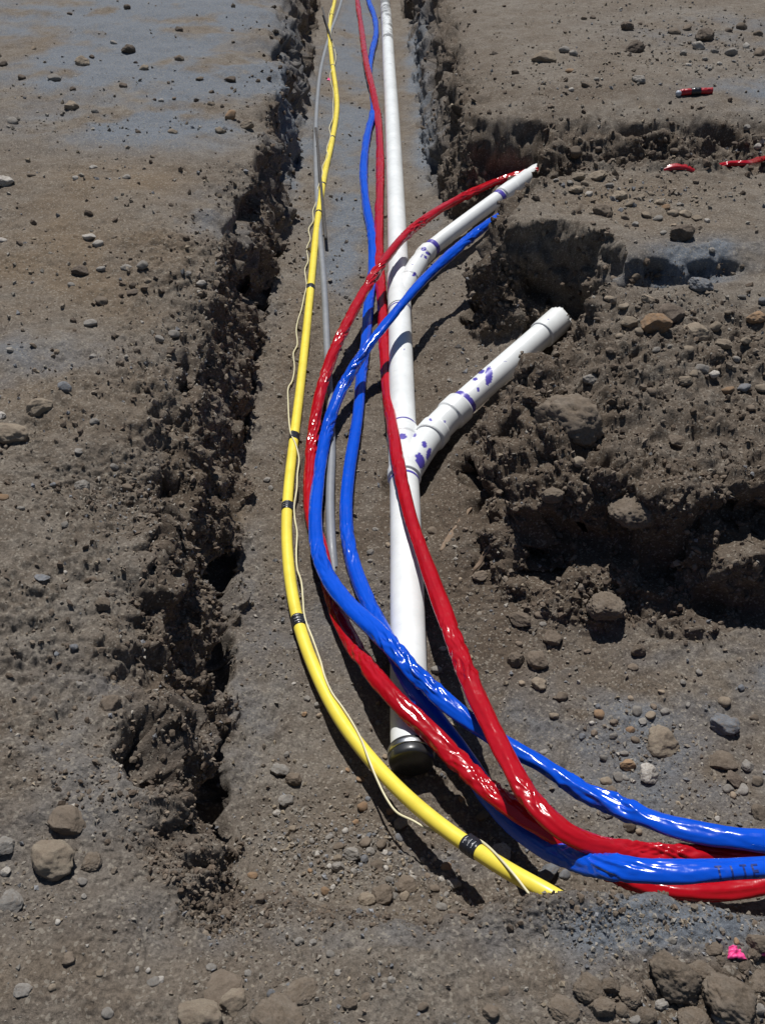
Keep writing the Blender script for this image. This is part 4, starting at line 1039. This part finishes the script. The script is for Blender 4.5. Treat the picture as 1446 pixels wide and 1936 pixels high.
# smaller ones that nothing tells apart, by the place they lie in
GR = {
 ('small stone strewn on the far left bank among grey-blue dust', 'small stones on the far left bank'): [(9, 119, 20, 'dark'), (102, 145, 25, 'grey'), (137, 200, 28, 'tan'), (378, 149, 16, 'brown'), (234, 160, 16, 'dark'), (340, 110, 18, 'brown'), (340, 53, 17, 'dark'),
   (240, 12, 14, 'dark'), (220, 76, 14, 'grey'), (274, 127, 18, 'tan'), (25, 228, 22, 'grey'), (328, 248, 20, 'tan'), (263, 249, 12, 'dark'), (177, 315, 15, 'pale'), (64, 88, 12, 'tan'), (45, 145, 14, 'dark'), (175, 107, 12, 'dark'), (305, 187, 10, 'pale'), (400, 195, 14, 'tan'), (180, 208, 14, 'grey'), (293, 188, 8, 'dark'), (60, 330, 16, 'brown'), (143, 337, 12, 'pale'), (240, 333, 16, 'grey'), (132, 23, 10, 'dark'), (415, 245, 18, 'tan'), (140, 168, 13, 'dark')],
 ('small stone on the left bank beside the crumbling trench edge', 'small stones on the left bank'): [(191, 508, 17, 'grey'), (251, 552, 22, 'dark'), (193, 566, 25, 'brown'), (381, 535, 19, 'pale'), (353, 517, 15, 'grey'), (5, 452, 17, 'pale'), (176, 672, 14, 'pale'), (172, 608, 25, 'grey'), (158, 915, 34, 'grey'), (141, 1223, 17, 'slate'), (124, 1079, 10, 'pale'),
   (193, 1140, 30, 'brown'), (180, 795, 18, 'grey'), (6, 938, 22, 'rust'), (108, 664, 12, 'tan'), (20, 660, 14, 'pale'), (240, 505, 20, 'grey'), (270, 500, 22, 'grey'), (135, 540, 14, 'grey'), (280, 530, 14, 'tan'), (375, 515, 13, 'brown'), (300, 640, 20, 'grey'), (330, 628, 22, 'grey'), (320, 660, 20, 'brown'), (208, 1329, 44, 'brown'), (125, 990, 14, 'grey'), (40, 960, 16, 'grey'),
   (90, 870, 14, 'brown'), (150, 850, 16, 'grey'), (240, 920, 22, 'brown'), (215, 880, 16, 'grey'), (100, 915, 16, 'slate'), (109, 1235, 12, 'slate'), (150, 1290, 20, 'grey')],
 ('small stone on the near bank in the foreground', 'small stones on the near bank'): [(157, 1663, 18, 'grey'), (12, 1646, 20, 'pale'), (513, 1878, 17, 'slate'), (400, 1827, 20, 'grey'), (110, 1742, 12, 'pale'), (290, 1852, 26, 'grey'), (303, 1850, 16, 'pale'), (190, 1837, 16, 'tan'), (280, 1835, 10, 'pale'), (260, 1832, 10, 'grey'), (130, 1810, 30, 'brown'), (428, 1725, 20, 'brown'),
   (565, 1778, 18, 'grey'), (592, 1780, 14, 'grey'), (625, 1800, 18, 'grey'), (470, 1838, 16, 'grey'), (100, 1865, 14, 'tan'), (205, 1912, 22, 'grey'), (690, 1880, 20, 'brown'), (834, 1713, 22, 'grey'), (682, 1719, 14, 'slate'), (925, 1908, 32, 'brown'), (955, 1872, 24, 'brown'), (640, 1835, 14, 'pale'), (660, 1895, 28, 'brown'), (740, 1850, 16, 'grey'), (800, 1900, 20, 'brown'), (160, 1693, 12, 'grey')],
 ('small stone in the gravel heap on the trench floor below the yellow pipe', 'stones in the gravel heap'): [(523, 1535, 15, 'pale'), (738, 1531, 15, 'rust'), (754, 1582, 19, 'slate'), (689, 1588, 23, 'brown'), (642, 1638, 27, 'grey'), (712, 1632, 23, 'brown'), (638, 1620, 17, 'tan'), (720, 1594, 20, 'brown'), (766, 1692, 22, 'tan'), (747, 1692, 15, 'grey'), (552, 1566, 17, 'tan'),
   (640, 1598, 22, 'brown'), (700, 1608, 17, 'grey'), (728, 1610, 14, 'pale'), (653, 1570, 14, 'pale'), (623, 1580, 16, 'grey'), (672, 1555, 13, 'rust'), (604, 1560, 10, 'grey'), (698, 1578, 13, 'slate'), (688, 1622, 17, 'slate'), (624, 1635, 12, 'pale'), (668, 1645, 14, 'grey'), (590, 1590, 12, 'grey'), (600, 1612, 12, 'pale'), (615, 1683, 17, 'rust'), (630, 1676, 12, 'pale'), (560, 1620, 10, 'grey'), (730, 1640, 12, 'pale'),
   (737, 1662, 17, 'grey'), (585, 1645, 10, 'rust'), (520, 1605, 10, 'pale'), (490, 1700, 24, 'brown'), (781, 1658, 16, 'pale'), (658, 1455, 11, 'rust'), (681, 1470, 15, 'rust'), (728, 1430, 13, 'tan'), (541, 1424, 12, 'grey'), (576, 1446, 10, 'grey'), (695, 1508, 12, 'slate'), (646, 1460, 8, 'pale'), (768, 1462, 12, 'brown')],
 ('small stone on the trench floor between the yellow pipe and the hoses', 'small stones between pipes'): [(844, 1636, 19, 'rust'), (834, 1661, 11, 'pale'), (823, 1677, 18, 'brown'), (1065, 1652, 22, 'slate'), (800, 1625, 12, 'grey'), (843, 1690, 12, 'grey'), (808, 1655, 12, 'brown'), (913, 1538, 26, 'brown'), (870, 1510, 14, 'rust'), (725, 1455, 14, 'grey'), (556, 1290, 9, 'pale'), (600, 1330, 14, 'grey'), (575, 1350, 12, 'rust'), (700, 1042, 15, 'grey'), (700, 1060, 10, 'grey'), (733, 1030, 12, 'tan'), (710, 998, 12, 'grey'), (580, 1320, 14, 'grey'), (605, 1352, 12, 'tan'), (714, 1365, 12, 'slate'), (505, 905, 14, 'grey'), (513, 922, 12, 'grey'), (543, 775, 10, 'dark'), (684, 522, 10, 'brown')],
 ('small stone on the slope between the red hose and the pit face', 'small stones on the right slope'): [(1028, 1420, 18, 'grey'), (1061, 1316, 23, 'brown'), (1047, 1350, 18, 'tan'), (837, 1225, 16, 'pale'), (825, 1262, 22, 'grey'), (907, 1086, 30, 'brown'), (818, 1003, 20, 'brown'), (963, 1080, 14, 'dark'), (875, 1040, 12, 'dark'), (1195, 1260, 20, 'brown'), (980, 1215, 14, 'brown'), (1020, 1160, 20, 'brown'), (985, 1290, 14, 'tan'), (960, 1190, 12, 'brown'), (880, 1000, 12, 'brown'), (850, 1180, 12, 'tan'), (1110, 1230, 14, 'brown'), (870, 1095, 10, 'tan'), (945, 930, 16, 'brown'), (890, 1240, 12, 'tan'), (1025, 1180, 16, 'grey')],
 ('small stone strewn on the pit floor behind the blue hose', 'small stones on the pit floor'): [(1413, 1445, 27, 'grey'), (1204, 1343, 24, 'grey'), (1132, 1348, 22, 'rust'), (1153, 1493, 24, 'brown'), (1147, 1532, 28, 'grey'), (1188, 1557, 24, 'brown'), (1433, 1532, 34, 'brown'), (1215, 1362, 18, 'grey'), (1190, 1378, 18, 'rust'), (1158, 1388, 16, 'grey'), (1160, 1363, 16, 'brown'), (1200, 1395, 20, 'brown'), (1130, 1335, 14, 'slate'), (1117, 1366, 10, 'pale'), (1230, 1350, 20, 'tan'), (1255, 1345, 18, 'grey'),
   (1168, 1465, 22, 'grey'), (1145, 1475, 22, 'tan'), (1130, 1500, 16, 'brown'), (1180, 1470, 16, 'grey'), (1375, 1490, 22, 'grey'), (1400, 1488, 24, 'grey'), (1430, 1475, 24, 'brown'), (1385, 1500, 14, 'tan'), (1425, 1355, 16, 'brown'), (1415, 1410, 12, 'dark'), (1250, 1305, 14, 'tan'), (1370, 1325, 24, 'tan'), (1300, 1330, 12, 'grey'), (1355, 1545, 12, 'pale'), (1215, 1540, 12, 'brown'), (1140, 1430, 16, 'grey'), (1123, 1385, 14, 'brown'), (1180, 1420, 16, 'grey'), (1290, 1290, 12, 'grey'), (1235, 1335, 14, 'brown'), (1320, 1270, 14, 'grey'), (1400, 1300, 14, 'slate'), (1100, 1390, 14, 'slate'), (1190, 1320, 12, 'tan'), (1160, 1520, 18, 'brown'), (1205, 1570, 14, 'tan')],
 ('small stone in the rock pile of the lower right corner', 'small stones in the corner rock pile'): [(1153, 1862, 40, 'brown'), (1302, 1882, 28, 'brown'), (1234, 1866, 38, 'brown'), (1190, 1878, 42, 'brown'), (1361, 1922, 32, 'grey'), (1421, 1800, 28, 'brown'), (1135, 1898, 50, 'brown'), (1285, 1858, 26, 'grey'), (1322, 1876, 18, 'brown'), (1290, 1893, 18, 'brown'), (1432, 1902, 24, 'grey'), (1215, 1915, 46, 'brown'), (1268, 1880, 20, 'grey'), (1360, 1812, 18, 'brown'), (1270, 1775, 18, 'grey'), (1390, 1778, 14, 'rust'), (1200, 1925, 26, 'grey'), (1416, 1925, 34, 'brown'), (1175, 1905, 24, 'brown'), (1405, 1822, 30, 'brown'), (1345, 1845, 22, 'grey')],
 ('rounded stone in the rubble spread over the lower block', 'stones on the lower block'): [(1222, 563, 28, 'tan'), (1189, 605, 32, 'tan'), (1441, 566, 20, 'slate'), (1374, 735, 24, 'rust'), (1403, 730, 26, 'slate'), (1347, 704, 20, 'pale'), (1325, 692, 26, 'grey'), (1278, 829, 38, 'brown'), (1206, 627, 18, 'tan'), (1180, 575, 20, 'tan'), (1150, 560, 18, 'tan'), (1350, 615, 24, 'tan'), (1300, 660, 22, 'tan'), (1440, 730, 22, 'tan'), (1310, 705, 16, 'tan'), (1420, 770, 20, 'brown'), (1240, 660, 18, 'grey'), (1170, 635, 16, 'tan'), (1130, 600, 16, 'brown'), (1390, 680, 16, 'grey'), (1290, 590, 20, 'tan'), (1400, 560, 16, 'grey'), (1375, 590, 16, 'tan'), (1200, 520, 16, 'brown'), (1160, 525, 14, 'brown'), (1340, 790, 18, 'brown'), (1230, 740, 18, 'brown'), (1190, 690, 16, 'brown'), (1150, 660, 16, 'brown'), (1410, 640, 20, 'tan')],
 ('rounded stone in the rubble on top of the middle block', 'stones on the middle block'): [(1171, 371, 32, 'tan'), (1140, 398, 38, 'brown'), (1090, 333, 28, 'tan'), (1128, 331, 32, 'tan'), (1088, 357, 28, 'tan'), (1296, 402, 26, 'tan'), (1271, 402, 22, 'tan'), (1316, 411, 20, 'tan'), (1220, 404, 22, 'tan'), (1247, 382, 20, 'tan'), (1242, 411, 20, 'grey'), (1207, 371, 18, 'tan'), (1336, 416, 13, 'pale'), (1253, 440, 14, 'grey'), (1314, 344, 12, 'brown'), (1190, 385, 18, 'tan'), (1230, 365, 16, 'tan'), (1258, 390, 16, 'rust'), (1110, 365, 16, 'pale'), (1105, 345, 16, 'tan'), (1150, 350, 14, 'grey'), (1285, 385, 14, 'grey'), (1180, 410, 16, 'brown'), (1120, 420, 14, 'brown'), (1345, 470, 14, 'grey'), (1050, 340, 12, 'grey'), (1270, 425, 14, 'tan'), (1200, 425, 14, 'grey'), (1150, 440, 16, 'brown'), (1078, 345, 14, 'grey')],
 ('small stone strewn on the far right bank', 'small stones on the far right bank'): [(1081, 99, 16, 'grey'), (1077, 132, 16, 'rust'), (1376, 54, 17, 'dark'), (1274, 58, 24, 'brown'), (1332, 67, 36, 'dark'), (1434, 96, 24, 'brown'), (1318, 85, 24, 'pale'), (1381, 98, 24, 'grey'), (1108, 159, 20, 'brown'), (974, 134, 18, 'brown'), (1276, 282, 17, 'brown'), (1429, 276, 16, 'pale'), (1088, 286, 26, 'brown'), (1064, 90, 20, 'grey'), (1080, 170, 12, 'pale'), (1120, 30, 14, 'dark'), (1103, 33, 12, 'brown'), (1208, 40, 10, 'dark'), (1297, 50, 18, 'brown'), (1350, 95, 16, 'grey'), (1290, 100, 14, 'grey'), (1410, 85, 14, 'pale'), (1126, 150, 12, 'grey'), (1040, 200, 14, 'brown'), (1390, 270, 14, 'dark'), (1410, 240, 14, 'grey'), (1130, 283, 16, 'dark'), (1300, 290, 12, 'dark'), (1400, 50, 20, 'brown'), (1432, 62, 18, 'brown'), (1360, 120, 12, 'pale'), (1330, 110, 12, 'grey'), (1300, 120, 12, 'pale'), (1340, 130, 10, 'grey'), (1245, 260, 10, 'brown')],
}
LM = [(622, 151, 'pink scrap in the trench'), (1310, 174, 'red hose offcut'), (1390, 1803, 'pink ribbon'), (777, 1440, 'black end cap'), (890, 1600, 'lowest black tape band'), (568, 1175, 'fourth tape band'), (545, 960, 'thickest mid tape band'),
      (102, 1612, 'large tan stone at lower left'), (372, 1912, 'largest pale rock at the bottom'), (530, 1926, 'wide low rock at the bottom'), (77, 768, 'pale angular stone on the left bank'), (12, 341, 'pale stone at the left edge'), (81, 1088, 'blue-grey chip on the left bank'),
      (156, 507, 'dark brown stone on the left bank'), (178, 452, 'two pale pebbles side by side'), (156, 118, 'light tan stone on the far left bank'), (450, 228, 'tan pair by the far left rim'), (243, 94, 'dark lump on the blue-grey dust'), (436, 150, 'blackish stone near the left rim'),
      (540, 1460, 'two rounded stones on the floor'), (758, 1553, 'stone under the wire loop'), (666, 1611, 'tallest stone of the gravel heap'), (730, 1690, 'stone trio by the near rim'), (478, 1652, 'orange chip in the corner'), (1033, 1645, 'angular grey stone by the pipe end'),
      (1248, 1396, 'biggest round stone in the pit'), (1365, 1361, 'dark angular stone in the pit'), (1224, 1458, 'whitish mottled stone'), (1019, 1291, 'light stone on the right slope'), (995, 1244, 'brown pair below the pit face'), (860, 1003, 'wood splinter'), (1207, 1226, 'upright pebble under the pit face'),
      (1084, 778, 'jutting boulder'), (1291, 717, 'light tan stone on the lower block'), (1255, 598, 'orange-tan rock on the lower block'), (1430, 599, 'orange-brown rock at the right edge'), (1321, 536, 'grey stone under the slot'), (1286, 440, 'dark stone above the slot'), (1280, 313, 'buried bit of red hose'), (1400, 308, 'resurfacing red hose'),
      (1029, 100, 'wide tan stone on the right bank'), (1198, 86, 'dark wide stone on the right bank'), (1270, 1832, 'pyramid-shaped rock'), (1380, 1878, 'biggest corner rock'), (1112, 1858, 'left rock of the corner pile'), (566, 1868, 'tilted brown slab'), (1153, 398, 'big rubble stones of the middle block'), (797, 850, 'big white wye')]
CW = dict(tan='light tan', grey='grey-brown', pale='whitish', slate='blue-grey', dark='blackish', rust='orange-brown', brown='earth-brown')
def describe(u, v, w_, k, asp):
    d = [math.hypot(u - a, (v - b)) for a, b, _ in LM]; i = int(np.argmin(d)); a, b, nm = LM[i]
    dx, dy_ = u - a, v - b
    dr = 'right of' if dx > 0 else 'left of'
    if abs(dy_) > 2.2 * abs(dx): pos = 'below' if dy_ > 0 else 'above'
    elif abs(dx) > 2.2 * abs(dy_): pos = dr
    else: pos = ('below and ' if dy_ > 0 else 'above and ') + dr
    far_ = 'just ' if d[i] < 45 else ('' if d[i] < 120 else 'well ')
    size = 'bigger' if w_ >= 30 else ('medium' if w_ >= 22 else ('small' if w_ >= 15 else 'tiny'))
    t_ = f"{size} {'flat ' if asp < .62 else ''}{CW[k]} stone {far_}{pos} the {nm}"
    return t_ if len(t_.replace('-', ' ').split()) <= 16 else f"{size} {CW[k]} stone {pos} the {nm}"
ALL = [(u, v, w_, k, grp, rng.uniform(.55, .85)) for (lab, grp), L in GR.items() for (u, v, w_, k) in L]
ALL.sort(key=lambda q: -q[2]); keep = ALL[:300 - len(ST)]; rest = ALL[300 - len(ST):]
labs = [describe(u, v, w_, k, asp) for (u, v, w_, k, grp, asp) in keep]
for t_ in set(labs):
    q = [i for i, x in enumerate(labs) if x == t_]
    if len(q) == 2:
        dx_ = keep[q[0]][0] - keep[q[1]][0]; dyy = keep[q[0]][1] - keep[q[1]][1]
        pr_ = ('right', 'left') if abs(dx_) > abs(dyy) else ('lower', 'upper'); first = (dx_ > 0) if abs(dx_) > abs(dyy) else (dyy > 0)
        for i, b in ((q[0], first), (q[1], not first)):
            labs[i] = f"{pr_[0] if b else pr_[1]} " + t_.split(' ', 1)[1].replace('just ', '').replace('well ', '')
for lb_, (u, v, w_, k, grp, asp) in zip(labs, keep): put_stone(u, v, w_, 'clod' if (v > 1790 and u > 1000 and k == 'brown') else k, lb_, grp, asp, .40 if v > 1740 else .32)
TN = dict(tan=(.28, .22, .16), grey=(.235, .215, .19), pale=(.38, .35, .31), slate=(.15, .155, .165), dark=(.11, .085, .066), rust=(.27, .175, .105), brown=(.185, .145, .11))
PVv, PFc = [], []; PT = []; off = 0
for (u, v, w_, k, grp, asp) in rest:
    Vb, Fb = sm_shapes[int(rng.integers(8))]; p, nrm = ground_at(u, v + w_ * .18); r_ = w_ / 2 * float(proj(p)[2]) / F
    R3 = np.array(Euler((rng.uniform(-.3, .3), rng.uniform(-.3, .3), rng.uniform(0, 6.28))).to_matrix())
    Vq = (Vb * [r_ * 1.05, r_ * .9, r_ * asp]) @ R3.T + p + nrm * r_ * asp * .4
    PVv.append(Vq); PFc.append(Fb + off); off += len(Vq); PT.append(np.repeat([TN[k]], len(Vq), 0))
me = mesh_np('pebbles', np.vstack(PVv), np.vstack(PFc)); color_attr(me, 'tone', np.vstack(PT))
o = link('pebbles', me, M_gravel); o['kind'] = 'stuff'; tag(o, 'smallest pebbles strewn singly over banks and trench floor', 'pebbles')

# gravel and crumbs: one uncountable mass of tiny stones
BV = np.array([(1, 0, 0), (-1, 0, 0), (0, 1, 0), (0, -1, 0), (0, 0, 1), (0, 0, -1)], float)
BF = np.array([(0, 2, 4), (2, 1, 4), (1, 3, 4), (3, 0, 4), (2, 0, 5), (1, 2, 5), (3, 1, 5), (0, 3, 5)])
IV, IF_ = ico(0)
def gravel(name, label, cat, N, pick, smin, smax, tones, seed, verts=(BV, BF)):
    r = np.random.default_rng(seed); ids = VI[pick(r)]
    if len(ids) > N: ids = r.choice(ids, N, replace=False)
    N = len(ids); p = PF[ids]; nr = NF[ids]; zc = proj(p)[2]
    sz = smin * (smax / smin) ** (r.random(N) ** 2.4) * np.clip(zc / 3.0, .55, 1.6)
    A = r.normal(size=(N, 3, 3)); A, _ = np.linalg.qr(A)
    sc = np.stack([np.ones(N), r.uniform(.6, .95, N), r.uniform(.45, .8, N)], 1) * sz[:, None]
    base_ = verts[0]
    jit = 1 + .22 * r.normal(size=(N, len(base_), 1)).clip(-1.6, 1.6)
    Vx = (base_[None] * jit) * sc[:, None, :]; Vx = np.einsum('nij,nkj->nki', A, Vx)
    Vx = Vx + (p + nr * (sz * .25)[:, None] + np.stack([r.normal(size=N), r.normal(size=N), np.zeros(N)], 1) * .0015)[:, None, :]
    Fx = verts[1][None] + (np.arange(N) * len(base_))[:, None, None]
    me = mesh_np(name, Vx.reshape(-1, 3), Fx.reshape(-1, 3), False)
    tn = np.array(tones)[r.integers(len(tones), size=N)] * r.uniform(.72, 1.2, (N, 1))
    color_attr(me, 'tone', np.repeat(tn, len(base_), 0))
    o = link(name, me, M_gravel); o['kind'] = 'stuff'; return tag(o, label, cat)
# density fields on the seen ground
Xg = PF[VI, 0]; Yg = PF[VI, 1]; Zg = PF[VI, 2]
dn = sstep(-.35, .55, fbm2(Xg, Yg, 3.1, 3, 140))
heap = np.zeros(len(VI), np.float32)
for (u, v, z, sx, sy, a) in [(650, 1600, -.6, .16, .10, 1.6), (740, 1660, -.6, .14, .05, 1.2), (560, 1580, -.6, .15, .12, .8), (1180, 1400, -.55, .12, .09, 1.0), (1380, 1470, -.5, .15, .08, .9), (1160, 1510, -.55, .12, .04, .9), (1200, 370, 0, .35, .18, 1.3), (1280, 610, -.12, .35, .2, 1.0),
                             (1330, 100, 0, .7, .7, 1.6), (1050, 130, 0, .5, .6, 1.0), (1250, 30, 0, .9, .9, 1.0), (1400, 240, 0, .4, .3, .8), (120, 200, 0, .6, .8, .35), (380, 520, 0, .12, .4, .8), (320, 650, 0, .15, .25, 1.), (250, 900, 0, .2, .25, .8), (1250, 1770, 0, .2, .04, 1.0), (1280, 1890, 0, .25, .06, .9), (540, 480, -.6, .1, .9, .5), (620, 1850, 0, .2, .06, .5), (950, 1620, -.6, .12, .05, .8)]:
    c = at(u, v, z); heap += a * gauss(Xg, Yg, c[0], c[1], sx, sy)
fl_m = sstep(-.45, -.56, Zg)
TONES = [(.19, .155, .12), (.22, .19, .155), (.25, .225, .19), (.165, .13, .10), (.27, .22, .16), (.20, .20, .205), (.31, .28, .24)]
def pickf(den): return lambda r: np.where(r.random(len(VI)) < den)[0]
gravel('gravel', 'loose gravel and crumbs of soil covering the ground and heaped below the yellow pipe', 'gravel', 70000,
       pickf(np.clip(.036 * dn + .16 * heap + .03 * fl_m, 0, 1)), .0017, .0125, TONES, 5)
wl_f = rough.ravel()[VI]
gravel('soil_crumbs', 'dark crumbs of broken soil on the trench walls and edges', 'soil', 22000, pickf(np.clip(.09 * wl_f, 0, 1)), .0028, .016, [(.13, .098, .072), (.165, .13, .098), (.19, .155, .12), (.11, .085, .065)], 6, (IV, IF_))
